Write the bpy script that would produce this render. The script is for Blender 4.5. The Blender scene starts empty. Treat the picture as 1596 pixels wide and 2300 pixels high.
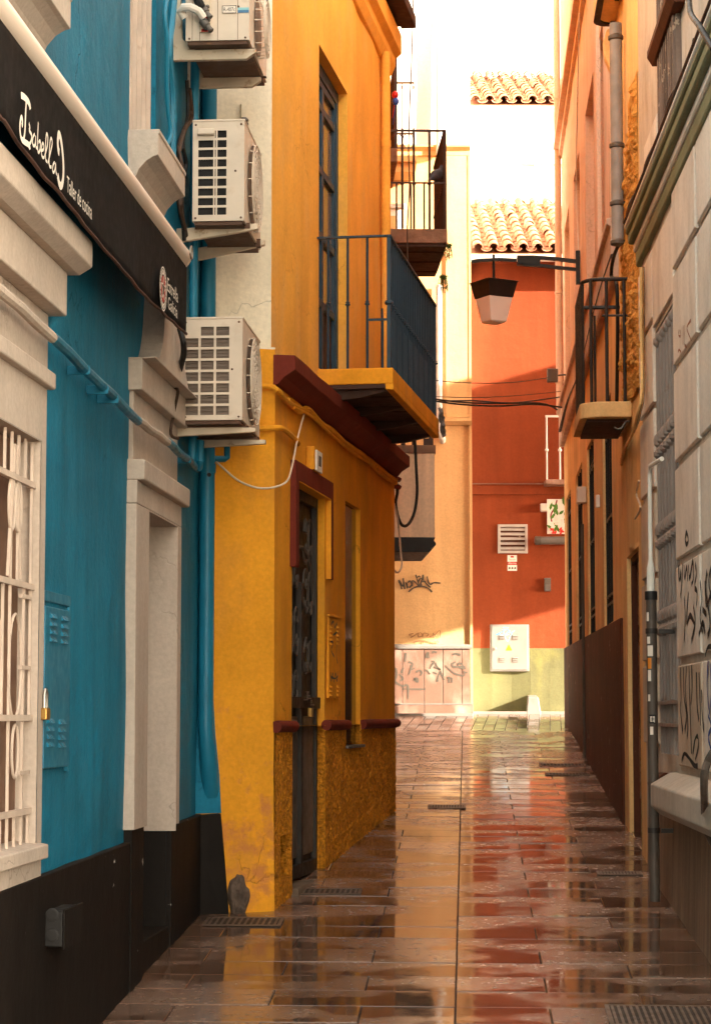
import bpy, bmesh, math, random
from mathutils import Vector, noise
from math import radians, sin, cos, pi
random.seed(7)
SC = bpy.context.scene
COL = SC.collection
# ------------------------------------------------------------------ camera
FPX, CX, CY = 5000.0, 798.0, 1150.0          # focal length and centre of the 1596 x 2300 survey picture
PITCH = math.atan(455 / 5000)
CAMZ = 1.95
SLOPE = 0.0684                                # the street climbs away from the viewer
cam = bpy.data.cameras.new('camera')
cam.sensor_fit = 'VERTICAL'; cam.sensor_height = 36.0
cam.lens = 36.0 * FPX / 2300.0
cam.clip_start = 0.1; cam.clip_end = 2000
camo = bpy.data.objects.new('camera', cam); COL.objects.link(camo)
camo.location = (0, 0, CAMZ); camo.rotation_euler = (pi / 2 + PITCH, 0, 0)
SC.camera = camo
# ------------------------------------------------------------------ sky, sun, exposure
LIGHT = Vector((-0.86, 0.36, -0.30)).normalized()      # the way sunlight travels
S_EL = math.asin(-LIGHT.z); S_AZ = math.atan2(-LIGHT.x, -LIGHT.y)
world = bpy.data.worlds.new('World'); SC.world = world; world.use_nodes = True
wn = world.node_tree; wn.nodes.clear()
sky = wn.nodes.new('ShaderNodeTexSky'); sky.sky_type = 'NISHITA'; sky.sun_disc = False
sky.sun_elevation = S_EL; sky.sun_rotation = S_AZ
sky.air_density = 1.0; sky.dust_density = 0.8; sky.ozone_density = 0.6; sky.altitude = 0
hs = wn.nodes.new('ShaderNodeHueSaturation'); hs.inputs['Saturation'].default_value = 0.30
bg = wn.nodes.new('ShaderNodeBackground'); bg.inputs['Strength'].default_value = 0.15
wo = wn.nodes.new('ShaderNodeOutputWorld')
warm = wn.nodes.new('ShaderNodeMix'); warm.data_type = 'RGBA'; warm.blend_type = 'MULTIPLY'; warm.inputs[0].default_value = 1; warm.inputs[7].default_value = (1.10, .98, .80, 1)   # the picture's warm white balance
wn.links.new(sky.outputs[0], hs.inputs['Color']); wn.links.new(hs.outputs[0], warm.inputs[6]); wn.links.new(warm.outputs[2], bg.inputs[0]); wn.links.new(bg.outputs[0], wo.inputs[0])
sl = bpy.data.lights.new('sun', 'SUN'); sl.energy = 3.2; sl.angle = radians(0.5); sl.color = (1.0, 0.92, 0.79)
so = bpy.data.objects.new('sun', sl); COL.objects.link(so); so.location = (20, 0, 20)
so.rotation_euler = LIGHT.to_track_quat('-Z', 'Y').to_euler()
SC.view_settings.view_transform = 'Standard'; SC.view_settings.look = 'None'
SC.view_settings.gamma = 1.0; SC.view_settings.use_curve_mapping = False
SC.view_settings.exposure = 3.3
SC.render.engine = 'CYCLES'
SC.cycles.use_denoising = True
SC.cycles.max_bounces = 8; SC.cycles.diffuse_bounces = 5; SC.cycles.glossy_bounces = 3
SC.cycles.use_adaptive_sampling = True; SC.cycles.adaptive_threshold = 0.03
SC.cycles.sample_clamp_indirect = 8.0
# ------------------------------------------------------------------ survey helpers
def ray(x, y):
    a = (x - CX) / FPX; b = (CY - y) / FPX
    return Vector((a, cos(PITCH) - sin(PITCH) * b, sin(PITCH) + cos(PITCH) * b))
EYE = Vector((0, 0, CAMZ))
def gz(y): return SLOPE * y
def gpt(x, y, up=0.0):                        # where a sight line meets the street
    r = ray(x, y); t = (CAMZ - up) / (SLOPE * r.y - r.z); p = EYE + r * t
    return p
def at(x, y, Y):                              # the point of a sight line at distance Y
    r = ray(x, y); return EYE + r * (Y / r.y)
class Wall:
    """a facade plane: u along it, o out of it towards the street, z up"""
    def __init__(s, A, B, side=1):
        s.A = Vector((A[0], A[1], 0)); B = Vector((B[0], B[1], 0))
        s.L = (B - s.A).length; s.t = (B - s.A).normalized()
        s.n = Vector((s.t.y, -s.t.x, 0)) * side
    def P(s, u, o, z):
        p = s.A + s.t * u + s.n * o; return Vector((p.x, p.y, z))
    def hit(s, x, y, o=0.0):
        r = ray(x, y); k = (s.A + s.n * o - EYE).dot(s.n) / r.dot(s.n); p = EYE + r * k
        return (p - s.A).dot(s.t), p.z
    def uy(s, Y): return (Y - s.A.y) / s.t.y
    def cross(s, u):                          # plane standing out of the wall at u: hit gives (o, z)
        a = s.P(u, 0, 0); b = s.P(u, 1, 0); return Wall((a.x, a.y), (b.x, b.y))
# ------------------------------------------------------------------ mesh helpers
class MB:
    def __init__(s): s.v = []; s.f = []
    def add(s, vs, fs):
        b = len(s.v); s.v += [Vector(v) for v in vs]; s.f += [tuple(b + i for i in f) for f in fs]; return s
    def prism(s, a, b, cap=True):
        n = len(a); fs = [(i, (i + 1) % n, n + (i + 1) % n, n + i) for i in range(n)]
        if cap: fs += [tuple(range(n - 1, -1, -1)), tuple(range(n, 2 * n))]
        return s.add(list(a) + list(b), fs)
    def box(s, x0, x1, y0, y1, z0, z1):
        a = [(x0, y0, z0), (x1, y0, z0), (x1, y1, z0), (x0, y1, z0)]
        return s.prism(a, [(p[0], p[1], z1) for p in a])
    def wbox(s, W, u0, u1, o0, o1, z0, z1):
        a = [W.P(u0, o0, z0), W.P(u1, o0, z0), W.P(u1, o1, z0), W.P(u0, o1, z0)]
        return s.prism(a, [Vector((p.x, p.y, z1)) for p in a])
    def wpoly(s, W, uz, o0, o1):
        return s.prism([W.P(u, o0, z) for u, z in uz], [W.P(u, o1, z) for u, z in uz])
    def wprof(s, W, oz, u0, u1):
        return s.prism([W.P(u0, o, z) for o, z in oz], [W.P(u1, o, z) for o, z in oz])
    def tube(s, pts, r, n=8, cap=True, closed=False):
        pts = [Vector(p) for p in pts]; m = len(pts); rs = r if isinstance(r, (list, tuple)) else [r] * m
        b = len(s.v); up = None
        for i in range(m):
            if closed: d = pts[(i + 1) % m] - pts[i - 1]
            else: d = pts[min(i + 1, m - 1)] - pts[max(i - 1, 0)]
            if d.length < 1e-9: d = Vector((0, 0, 1))
            d.normalize()
            if up is None: up = Vector((0, 0, 1)) if abs(d.z) < .9 else Vector((1, 0, 0))
            e = up - d * up.dot(d)
            if e.length < 1e-5: e = d.orthogonal()
            e.normalize(); f = d.cross(e); up = e
            for k in range(n):
                a = 2 * pi * k / n; s.v.append(pts[i] + (e * cos(a) + f * sin(a)) * rs[i])
        for i in range(m if closed else m - 1):
            for k in range(n):
                j = (i + 1) % m
                s.f.append((b + i * n + k, b + i * n + (k + 1) % n, b + j * n + (k + 1) % n, b + j * n + k))
        if cap and not closed:
            s.f.append(tuple(b + k for k in range(n - 1, -1, -1))); s.f.append(tuple(b + (m - 1) * n + k for k in range(n)))
        return s
    def bar(s, a, b, w, d=None, up=(0, 0, 1)):       # square bar
        a = Vector(a); b = Vector(b); d = d or w; t = (b - a).normalized(); up = Vector(up)
        if abs(t.dot(up)) > .95: up = Vector((0, 1, 0))
        e = t.cross(up).normalized(); f = e.cross(t)
        q = lambda p: [p + e * w / 2 + f * d / 2, p - e * w / 2 + f * d / 2, p - e * w / 2 - f * d / 2, p + e * w / 2 - f * d / 2]
        return s.prism(q(a), q(b))
    def lathe(s, base, axis, prof, n=12):            # prof: (radius, height along axis)
        base = Vector(base); axis = Vector(axis).normalized()
        return s.tube([base + axis * h for r, h in prof], [max(r, 1e-4) for r, h in prof], n)
    def ball(s, c, r, n=8, sc=(1, 1, 1)):
        c = Vector(c); vs = []; fs = []; m = n // 2 + 1
        for i in range(m + 1):
            a = pi * i / m
            for k in range(n):
                b = 2 * pi * k / n
                vs.append(c + Vector((sin(a) * cos(b) * sc[0], sin(a) * sin(b) * sc[1], cos(a) * sc[2])) * r)
        for i in range(m):
            for k in range(n): fs.append((i * n + k, i * n + (k + 1) % n, (i + 1) * n + (k + 1) % n, (i + 1) * n + k))
        return s.add(vs, fs)
    def wob(s, amp, sc=8.0):                         # small unevenness of every corner
        for i, v in enumerate(s.v): s.v[i] = v + noise.noise_vector(v * sc) * amp
        return s
WL = {}                                              # world position of every object's origin
def link(o, parent):
    COL.objects.link(o)
    if parent is not None: o.parent = parent
def setp(o, label=None, cat=None, group=None, kind=None):
    if label: o['label'] = label
    if cat: o['category'] = cat
    if group: o['group'] = group
    if kind: o['kind'] = kind
    return o
def thing(name, loc, label, cat, group=None):
    o = bpy.data.objects.new(name, None); o.empty_display_size = .2; o.location = loc; COL.objects.link(o)
    WL[o] = Vector(loc); return setp(o, label, cat, group)
def build(mb, name, mat, parent=None, smooth=False, bevel=0.0, label=None, cat=None, group=None, kind=None):
    lo = Vector((min(v.x for v in mb.v), min(v.y for v in mb.v), min(v.z for v in mb.v)))
    hi = Vector((max(v.x for v in mb.v), max(v.y for v in mb.v), max(v.z for v in mb.v)))
    c = (lo + hi) / 2; c.z = lo.z
    me = bpy.data.meshes.new(name); me.from_pydata([v - c for v in mb.v], [], mb.f)
    bm = bmesh.new(); bm.from_mesh(me)
    bmesh.ops.recalc_face_normals(bm, faces=bm.faces); bm.to_mesh(me); bm.free()
    if smooth:
        me.polygons.foreach_set('use_smooth', [True] * len(me.polygons)); me.set_sharp_from_angle(angle=radians(38))
    me.materials.append(mat)
    o = bpy.data.objects.new(name, me); link(o, parent)
    o.location = c - (WL[parent] if parent is not None else Vector((0, 0, 0))); WL[o] = c
    if bevel:
        m = o.modifiers.new('bevel', 'BEVEL'); m.width = bevel; m.segments = 2; m.limit_method = 'ANGLE'; m.angle_limit = radians(40)
    return setp(o, label, cat, group, kind)
def dup(o, dv, parent=None):                         # a shifted copy that shares the mesh
    c = o.copy(); link(c, parent)
    WL[c] = WL[o] + Vector(dv); c.location = WL[c] - (WL[parent] if parent is not None else Vector((0, 0, 0))); return c
def panel(W, u0, u1, z0, z1, holes=(), step=.15, amp=.004, sc=2.5):
    """plastered wall face with rectangular openings (u0,u1,z0,z1,depth); reveals included"""
    def lines(a, b, extra):
        n = max(1, int((b - a) / step)); L = [a + (b - a) * i / n for i in range(n + 1)]
        L = [x for x in L if all(abs(x - e) > step * .25 for e in extra if a < e < b)] + [e for e in extra if a < e < b]
        return sorted(set(L + [a, b]))
    us = lines(u0, u1, [e for h in holes for e in h[:2]]); zs = lines(z0, z1, [e for h in holes for e in h[2:4]])
    mb = MB(); idx = {}
    def inh(u, z, eps=0): return any(h[0] - eps < u < h[1] + eps and h[2] - eps < z < h[3] + eps for h in holes)
    for i, u in enumerate(us):
        for j, z in enumerate(zs):
            e = 0 if (i in (0, len(us) - 1) or j in (0, len(zs) - 1) or inh(u, z, 1e-5)) else 1
            o = amp * noise.noise(Vector((u * sc, z * sc * .6, W.A.x * 3))) * 2 * e
            idx[i, j] = len(mb.v); mb.v.append(W.P(u, o, z))
    for i in range(len(us) - 1):
        for j in range(len(zs) - 1):
            if not inh((us[i] + us[i + 1]) / 2, (zs[j] + zs[j + 1]) / 2):
                mb.f.append((idx[i, j], idx[i + 1, j], idx[i + 1, j + 1], idx[i, j + 1]))
    for h in holes:
        if h[4] <= 0: continue
        a, b, c, d, k = h[:5]
        q = [W.P(a, 0, c), W.P(b, 0, c), W.P(b, 0, d), W.P(a, 0, d)]; r = [W.P(a, -k, c), W.P(b, -k, c), W.P(b, -k, d), W.P(a, -k, d)]
        mb.prism(q, r, cap=False); mb.add(r, [(0, 1, 2, 3)])
    return mb
# ------------------------------------------------------------------ materials
MATS = {}
def nodes(name):
    m = bpy.data.materials.new(name); m.use_nodes = True; nt = m.node_tree; b = nt.nodes['Principled BSDF']
    MATS[name] = m; return m, nt, b
def N(nt, t, **k):
    n = nt.nodes.new(t)
    for a, v in k.items():
        if a in n.inputs: n.inputs[a].default_value = v
        else: setattr(n, a, v)
    return n
def rgb(c): return (c[0], c[1], c[2], 1)
def mulc(c, k): return tuple(min(1, x * k) for x in c)
def tex(nt, kind, scale, vec=None, detail=6, rough=.55):
    pos = nt.nodes.get('POS')
    if pos is None: pos = nt.nodes.new('ShaderNodeNewGeometry'); pos.name = 'POS'
    src = pos.outputs['Position']
    if vec:
        mp = N(nt, 'ShaderNodeMapping'); mp.inputs['Scale'].default_value = vec; nt.links.new(src, mp.inputs[0]); src = mp.outputs[0]
    if kind == 'n':
        t = N(nt, 'ShaderNodeTexNoise', Scale=scale, Detail=detail, Roughness=rough)
    else:
        t = N(nt, 'ShaderNodeTexVoronoi', Scale=scale)
    nt.links.new(src, t.inputs['Vector']); return t.outputs['Fac' if kind == 'n' else 'Distance']
def ramp(nt, fac, stops):
    r = N(nt, 'ShaderNodeValToRGB'); e = r.color_ramp.elements
    while len(e) < len(stops): e.new(.5)
    for x, (p, c) in zip(e, stops): x.position = p; x.color = rgb(c) if hasattr(c, '__len__') else (c, c, c, 1)
    nt.links.new(fac, r.inputs[0]); return r.outputs[0]
def mixc(nt, fac, a, b, mode='MIX'):
    m = N(nt, 'ShaderNodeMix', data_type='RGBA', blend_type=mode)
    for s, i in ((fac, 0), (a, 6), (b, 7)):
        if hasattr(s, 'links'): nt.links.new(s, m.inputs[i])
        else: m.inputs[i].default_value = s if i == 0 else rgb(s)
    return m.outputs[2]
def math_(nt, op, a, b):
    m = N(nt, 'ShaderNodeMath', operation=op)
    for s, i in ((a, 0), (b, 1)):
        if hasattr(s, 'links'): nt.links.new(s, m.inputs[i])
        else: m.inputs[i].default_value = s
    return m.outputs[0]
def bumpn(nt, b, h, strength, dist):
    n = N(nt, 'ShaderNodeBump', Strength=strength, Distance=dist); nt.links.new(h, n.inputs['Height']); nt.links.new(n.outputs[0], b.inputs['Normal'])
def plaster(name, col, var=.22, vs=1.3, grain=70, bump=.5, dist=.004, rough=.85, stain=None, samt=.5, sscale=3, streak=.25, peel=None, pth=.68, prad=None, lump=6, spec=.14, crack=.0, psoft=.02):
    m, nt, b = nodes(name)
    c = ramp(nt, tex(nt, 'n', vs), [(.25, mulc(col, 1 - var)), (.75, mulc(col, 1 + var))])
    if streak:
        s = ramp(nt, tex(nt, 'n', 4, (1.6, 1.6, .12)), [(.35, 1 - streak), (.65, 1)])
        c = mixc(nt, 1.0, c, s, 'MULTIPLY')
    if stain:
        s = ramp(nt, tex(nt, 'n', sscale, (1, 1, .6)), [(.52, 0), (.75, samt)])
        c = mixc(nt, s, c, stain)
    fine = ramp(nt, tex(nt, 'n', 45, None, 4), [(.3, .90), (.7, 1.05)])
    c = mixc(nt, 1.0, c, fine, 'MULTIPLY')
    h = math_(nt, 'ADD', math_(nt, 'MULTIPLY', tex(nt, 'n', grain, None, 4), .45), math_(nt, 'MULTIPLY', tex(nt, 'n', lump, None, 5), 2.6))
    h = math_(nt, 'ADD', h, math_(nt, 'MULTIPLY', tex(nt, 'n', 1.9, None, 3), 3.5))
    if crack:
        pos = nt.nodes['POS'].outputs['Position']; ds = N(nt, 'ShaderNodeTexNoise', Scale=5.0, Detail=5.0); nt.links.new(pos, ds.inputs['Vector'])
        va = N(nt, 'ShaderNodeVectorMath', operation='MULTIPLY_ADD'); nt.links.new(ds.outputs['Color'], va.inputs[0]); va.inputs[1].default_value = (.35, .35, .35); nt.links.new(pos, va.inputs[2])
        vo_ = N(nt, 'ShaderNodeTexVoronoi', Scale=1.1, feature='DISTANCE_TO_EDGE'); nt.links.new(va.outputs[0], vo_.inputs['Vector'])
        ln = ramp(nt, vo_.outputs['Distance'], [(.0, 1), (.006, 0)]); mk = ramp(nt, tex(nt, 'n', 1.6, None, 2), [(.50, 0), (.60, 1)])
        ck = math_(nt, 'MULTIPLY', ln, mk); c = mixc(nt, math_(nt, 'MULTIPLY', ck, crack), c, mulc(col, .25)); h = math_(nt, 'SUBTRACT', h, math_(nt, 'MULTIPLY', ck, .8))
    if peel:
        pf = tex(nt, 'n', 9, None, 8, .62)
        if prad:                                        # wear gathered round one place
            d = N(nt, 'ShaderNodeVectorMath', operation='DISTANCE'); d.inputs[1].default_value = prad[:3]
            nt.links.new(nt.nodes['POS'].outputs['Position'], d.inputs[0])
            pf = math_(nt, 'ADD', pf, math_(nt, 'MULTIPLY', math_(nt, 'SUBTRACT', 1.0, math_(nt, 'DIVIDE', d.outputs['Value'], prad[3])), .16))
        pm = ramp(nt, pf, [(pth, 0), (pth + psoft, 1)])
        c = mixc(nt, pm, c, peel); h = math_(nt, 'SUBTRACT', h, math_(nt, 'MULTIPLY', pm, .6))
    nt.links.new(c, b.inputs['Base Color']); b.inputs['Roughness'].default_value = rough; b.inputs['Specular IOR Level'].default_value = spec
    bumpn(nt, b, h, bump, dist); return m
def paint(name, col, rough=.45, metal=0.0, var=.15, wear=None, wamt=.6, vs=6, bump=.15, spec=.3):
    m, nt, b = nodes(name)
    c = ramp(nt, tex(nt, 'n', vs), [(.3, mulc(col, 1 - var)), (.7, mulc(col, 1 + var))])
    if wear:
        w = ramp(nt, tex(nt, 'n', 14, None, 9, .65), [(.58, 0), (.68, wamt)]); c = mixc(nt, w, c, wear)
    nt.links.new(c, b.inputs['Base Color']); b.inputs['Metallic'].default_value = metal; b.inputs['Specular IOR Level'].default_value = spec
    nt.links.new(ramp(nt, tex(nt, 'n', 20), [(.3, max(0, rough - .1)), (.7, min(1, rough + .12))]), b.inputs['Roughness'])
    bumpn(nt, b, tex(nt, 'n', 60), bump, .002); return m
def glass(name, col, rough=.08):
    m, nt, b = nodes(name); b.inputs['Base Color'].default_value = rgb(col); b.inputs['Roughness'].default_value = rough; return m
BLUE_WALL = plaster('blue_plaster', (.011, .175, .285), var=.26, vs=.9, rough=.62, streak=.22, stain=(.012, .12, .18), samt=.6, bump=.8, dist=.007, crack=.7, peel=(.30, .10, .05), pth=.78, prad=(-.87, 12.4, 1.6, .55))
WHITE_TRIM = plaster('white_trim', (.54, .44, .36), var=.12, rough=.8, streak=.12, stain=(.45, .36, .28), samt=.35, bump=.6, crack=.35)
PLINTH = plaster('charcoal_plinth', (.012, .0085, .0065), var=.35, rough=.7, streak=.35, bump=.5, peel=(.5, .47, .42), pth=.70)
YELLOW = plaster('ochre_yellow', (.80, .33, .022), var=.18, vs=1.6, rough=.85, streak=.1, stain=(.50, .22, .05), samt=.55, bump=.6, crack=.6)
YELLOW_UP = plaster('ochre_upper', (.84, .40, .062), var=.15, vs=1.4, rough=.85, streak=.08, stain=(.70, .40, .14), samt=.5, bump=.5, crack=.35)
ROUGHCAST = plaster('ochre_roughcast', (.66, .24, .016), var=.55, vs=48, rough=.9, streak=.1, bump=1.0, dist=.02, grain=60, lump=34, stain=(.20, .07, .015), samt=.75, sscale=55)
CREAM = plaster('cream_plaster', (.84, .72, .54), var=.1, rough=.85, streak=.15, stain=(.55, .45, .3), samt=.3, bump=.6, crack=.4)
OXBLOOD = plaster('oxblood_trim', (.17, .026, .014), var=.2, rough=.7, streak=.2, bump=.6, grain=45)
FARCREAM = plaster('far_cream', (.72, .44, .195), var=.10, rough=.9, streak=.12, bump=.6)
FARWHITE = plaster('far_white', (.74, .71, .64), var=.06, rough=.9, streak=.08, bump=.4)
RED = plaster('brick_red_paint', (.235, .045, .013), var=.1, rough=.85, streak=.15, bump=.5)
OLIVE = plaster('olive_dado', (.135, .125, .055), var=.2, rough=.9, streak=.1, stain=(.25, .22, .05), samt=.7, sscale=2, bump=.5)
GREY_STONE = plaster('grey_render', (.56, .47, .38), var=.15, rough=.9, streak=.15, stain=(.34, .25, .17), samt=.6, bump=.6)
PINK = plaster('salmon_plaster', (.76, .52, .37), var=.1, rough=.9, streak=.2, stain=(.58, .30, .18), samt=.5, bump=.5, crack=.5)
ORANGE = plaster('orange_plaster', (.86, .54, .23), var=.12, rough=.9, streak=.2, stain=(.5, .2, .05), samt=.5, bump=.5)
BROWN = plaster('brown_dado', (.095, .028, .012), var=.5, rough=.7, streak=.3, bump=.5, peel=(.45, .3, .22), pth=.66)
# ------------------------------------------------------------------ facades in plan
def bx(Y): return -.885 + .075 * (Y - 12.425)
WB = Wall((bx(5.0), 5.0), (bx(12.60), 12.60))
YC = (-.459, 12.595)
WYN = Wall((-.95, 12.44), YC)                        # short face of the yellow house turned to the viewer
WYL = Wall(YC, (.308, 17.556))                       # ground floor of its long face
def shifted(W, o, du=0): return Wall(tuple(W.P(-du, o, 0)[:2]), tuple(W.P(W.L, o, 0)[:2]), 1 if W.n.dot(Vector((W.t.y, -W.t.x, 0))) > 0 else -1)
WY = shifted(WYL, -.038, -.035)                      # upper floor stands slightly back
WG = Wall((1.763 + .035 * (5 - 11.189), 5.0), (1.763 + .035 * (14.47 - 11.189), 14.47), -1)
RY0 = (1.880, 14.48); RY1 = (1.905 + .0547 * 12.5, 27.5)
WR = Wall(RY0, RY1, -1)
WC = Wall((-6.0, 28.45), (1.49, 28.45))              # cream house closing the view
WD = Wall((1.52, 28.95), (24.0, 28.95))              # red house closing the view
W3 = Wall((.262, 17.60), (-.02, 27.0))                # house behind the yellow one
# ------------------------------------------------------------------ more materials
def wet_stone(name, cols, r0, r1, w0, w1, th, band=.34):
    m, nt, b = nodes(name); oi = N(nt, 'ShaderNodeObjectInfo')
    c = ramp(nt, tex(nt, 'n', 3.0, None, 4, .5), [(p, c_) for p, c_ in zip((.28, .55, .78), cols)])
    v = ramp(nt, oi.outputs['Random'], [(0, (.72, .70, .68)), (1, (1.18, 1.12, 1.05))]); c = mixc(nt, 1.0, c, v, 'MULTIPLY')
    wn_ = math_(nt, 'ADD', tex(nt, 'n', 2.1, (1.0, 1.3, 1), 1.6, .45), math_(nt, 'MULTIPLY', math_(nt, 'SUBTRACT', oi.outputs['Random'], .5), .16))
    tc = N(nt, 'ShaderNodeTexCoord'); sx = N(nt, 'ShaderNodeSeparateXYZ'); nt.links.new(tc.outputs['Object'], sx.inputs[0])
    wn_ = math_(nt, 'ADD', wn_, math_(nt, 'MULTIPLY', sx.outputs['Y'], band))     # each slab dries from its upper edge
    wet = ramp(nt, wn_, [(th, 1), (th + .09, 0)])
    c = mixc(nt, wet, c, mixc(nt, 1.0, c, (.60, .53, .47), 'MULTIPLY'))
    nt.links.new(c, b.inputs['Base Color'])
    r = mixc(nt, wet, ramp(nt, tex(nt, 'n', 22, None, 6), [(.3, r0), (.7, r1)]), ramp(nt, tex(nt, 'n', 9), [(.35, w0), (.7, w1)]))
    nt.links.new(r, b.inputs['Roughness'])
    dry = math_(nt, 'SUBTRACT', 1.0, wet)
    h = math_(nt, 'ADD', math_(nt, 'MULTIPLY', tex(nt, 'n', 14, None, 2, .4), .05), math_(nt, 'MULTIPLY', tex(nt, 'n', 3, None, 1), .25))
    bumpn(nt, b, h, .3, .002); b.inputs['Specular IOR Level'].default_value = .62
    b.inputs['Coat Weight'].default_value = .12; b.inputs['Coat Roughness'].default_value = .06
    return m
STONE = wet_stone('wet_paving', ((.165, .098, .070), (.215, .136, .100), (.27, .178, .133)), .17, .30, .03, .11, .47)
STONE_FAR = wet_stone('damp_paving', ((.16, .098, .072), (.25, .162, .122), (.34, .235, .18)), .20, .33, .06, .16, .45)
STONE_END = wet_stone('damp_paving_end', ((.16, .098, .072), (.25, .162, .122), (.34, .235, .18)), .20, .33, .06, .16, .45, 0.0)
JOINT = plaster('wet_mortar', (.06, .036, .024), rough=.8)
GRATE = paint('rusted_grate', (.12, .075, .05), rough=.45, wear=(.2, .12, .07), wamt=.4)
PIT = paint('pit_shade_paint', (.03, .02, .014), rough=.7)  # dark plate on the paving, painted as the shade below the bars
IRON = paint('dark_iron', (.035, .028, .024), rough=.5, metal=.3, wear=(.12, .05, .02), wamt=.4)
BLACK = paint('black_paint', (.012, .010, .009), rough=.5)
BLUE_IRON = paint('blue_iron', (.012, .038, .065), rough=.45, wear=(.06, .07, .07), wamt=.4)
BLUE_PIPE = paint('blue_pipe_paint', (.010, .155, .25), rough=.4, var=.12)
ACWHITE = paint('ac_casing', (.62, .51, .40), rough=.45, var=.08, wear=(.5, .36, .24), wamt=.35)
ACBRACKET = paint('ac_bracket', (.60, .48, .35), rough=.5, wear=(.30, .15, .06), wamt=.7)
RUST = paint('rusty_rail', (.10, .05, .03), rough=.7, wear=(.25, .12, .05), wamt=.6)
DARKCAV = paint('dark_cavity', (.012, .010, .009), rough=.7)  # near-black paint standing in for the shade inside openings and gaps
FINS = paint('coil_fins', (.15, .11, .085), rough=.5, metal=.3)
GRILLE_W = paint('white_iron', (.58, .46, .37), rough=.55, wear=(.42, .28, .2), wamt=.5)
AWN_W = glass('awning_bar', (.62, .52, .43), .3)
WOODDK = paint('dark_wood', (.045, .018, .010), rough=.75, wear=(.10, .05, .025), wamt=.5)
GREYPVC = paint('grey_pipe', (.085, .064, .050), rough=.45, var=.2)
WHITEPVC = paint('white_pipe', (.72, .68, .6), rough=.35, var=.08)
GREYMETAL = paint('grey_metal', (.13, .11, .095), rough=.5, metal=.2)
CABLE = paint('black_cable', (.012, .010, .009), rough=.55)
CABLEBR = paint('brown_cable', (.05, .025, .014), rough=.6)
LEAF = paint('leaf_green', (.05, .10, .015), rough=.6, var=.4, vs=30)
TILE = plaster('clay_tile', (.54, .235, .125), var=.3, vs=5, rough=.85, stain=(.60, .43, .31), samt=.8, sscale=7, bump=.6)
PALE = paint('pale_enamel', (.22, .19, .16), rough=.45, var=.06, wear=(.3, .24, .18), wamt=.3)
SCROLL = paint('worn_scroll_iron', (.075, .06, .05), rough=.5, wear=(.2, .15, .11), wamt=.5)
INK = paint('spray_black', (.015, .013, .012), rough=.7, bump=0)
INKGREY = paint('marker_grey', (.09, .07, .05), rough=.8, bump=0)
BRASS = paint('brass_lock', (.40, .22, .06), rough=.35, metal=.7)
STEEL = paint('steel_chain', (.35, .32, .28), rough=.35, metal=.9)
# ------------------------------------------------------------------ ground and paving
b = MB(); a = 160
b.add([(-a, -60, gz(-60) - .06), (a, -60, gz(-60) - .06), (a, a, gz(a) - .06), (-a, a, gz(a) - .06)], [(0, 1, 2, 3)])
build(b, 'ground', JOINT, kind='structure')
b = MB(); b.add([(-3, 4, gz(4) - .007), (3.5, 4, gz(4) - .007), (3.5, 28.7, gz(28.7) - .007), (-3, 28.7, gz(28.7) - .007)], [(0, 1, 2, 3)])
PAVE = build(b, 'pavement', JOINT, kind='structure')
ang = math.atan(.05)
VD = Vector((sin(ang), cos(ang), SLOPE * cos(ang))).normalized()
SD = Vector((cos(ang), -sin(ang), -SLOPE * sin(ang))).normalized(); ND = SD.cross(VD).normalized()
from mathutils import Matrix
def slab_mesh(name, L, Wd, T=.05, c=.003, mat=None):
    g = .0025; x, y = L / 2 - g, Wd / 2 - g
    vs = [(-x, -y, -T), (x, -y, -T), (x, y, -T), (-x, y, -T), (-x, -y, -c), (x, -y, -c), (x, y, -c), (-x, y, -c),
          (-x + c, -y + c, 0), (x - c, -y + c, 0), (x - c, y - c, 0), (-x + c, y - c, 0)]
    fs = [(0, 1, 5, 4), (1, 2, 6, 5), (2, 3, 7, 6), (3, 0, 4, 7), (4, 5, 9, 8), (5, 6, 10, 9), (6, 7, 11, 10), (7, 4, 8, 11), (8, 9, 10, 11)]
    me = bpy.data.meshes.new(name); me.from_pydata(vs, [], fs); me.materials.append(mat or STONE); return me
ROW = .357
SL = {L: slab_mesh('paving_slab', L, ROW) for L in (.82, .41)}
def lay(me, name, cpt, sd, vd, tilt):
    o = bpy.data.objects.new(name, me); link(o, PAVE); nd = sd.cross(vd).normalized()
    R = Matrix((sd, vd, nd)).transposed()
    R = R @ Matrix.Rotation(random.gauss(0, tilt), 3, 'X') @ Matrix.Rotation(random.gauss(0, tilt * .6), 3, 'Y')
    o.rotation_mode = 'QUATERNION'; o.rotation_quaternion = R.to_quaternion()
    o.location = cpt + nd * random.uniform(-.002, .0015) - WL[PAVE]; return o
ORG = Vector((.419 + .05 * (10.6 - 9.54), 10.6, gz(10.6)))
def left_edge(Y): return bx(Y) - .1 if Y < 12.6 else (-.5 + .1546 * (Y - 12.6) if Y < 17.6 else .15 - .03 * (Y - 17.6))
def right_edge(Y): return (1.763 + .035 * (Y - 11.189) if Y < 15 else 1.905 + .0547 * (Y - 15)) + .05
def course(row, i, sizes, tilt, sink=None):
    Y = row.y; sl_, sr_ = left_edge(Y) - row.x, right_edge(Y) - row.x
    for sgn, lim in ((1, sr_), (-1, -sl_)):
        s0 = 0.0; k = 0
        while s0 < lim:
            L = .41 if (k == 0 and i % 2) else .82
            c = row + SD * sgn * (s0 + L / 2); s0 += L; k += 1
            if sink is None: lay(sizes[L], 'paving_slab', c, SD, VD, tilt)
            else:
                t1, t2, dz_ = random.gauss(0, tilt), random.gauss(0, tilt * .6), random.uniform(-.002, .0015); me = sizes[L]
                sink.add([c + SD * v.co.x + VD * v.co.y + ND * (v.co.z + dz_ + v.co.y * t1 + v.co.x * t2) for v in me.vertices], [tuple(p.vertices) for p in me.polygons])
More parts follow.
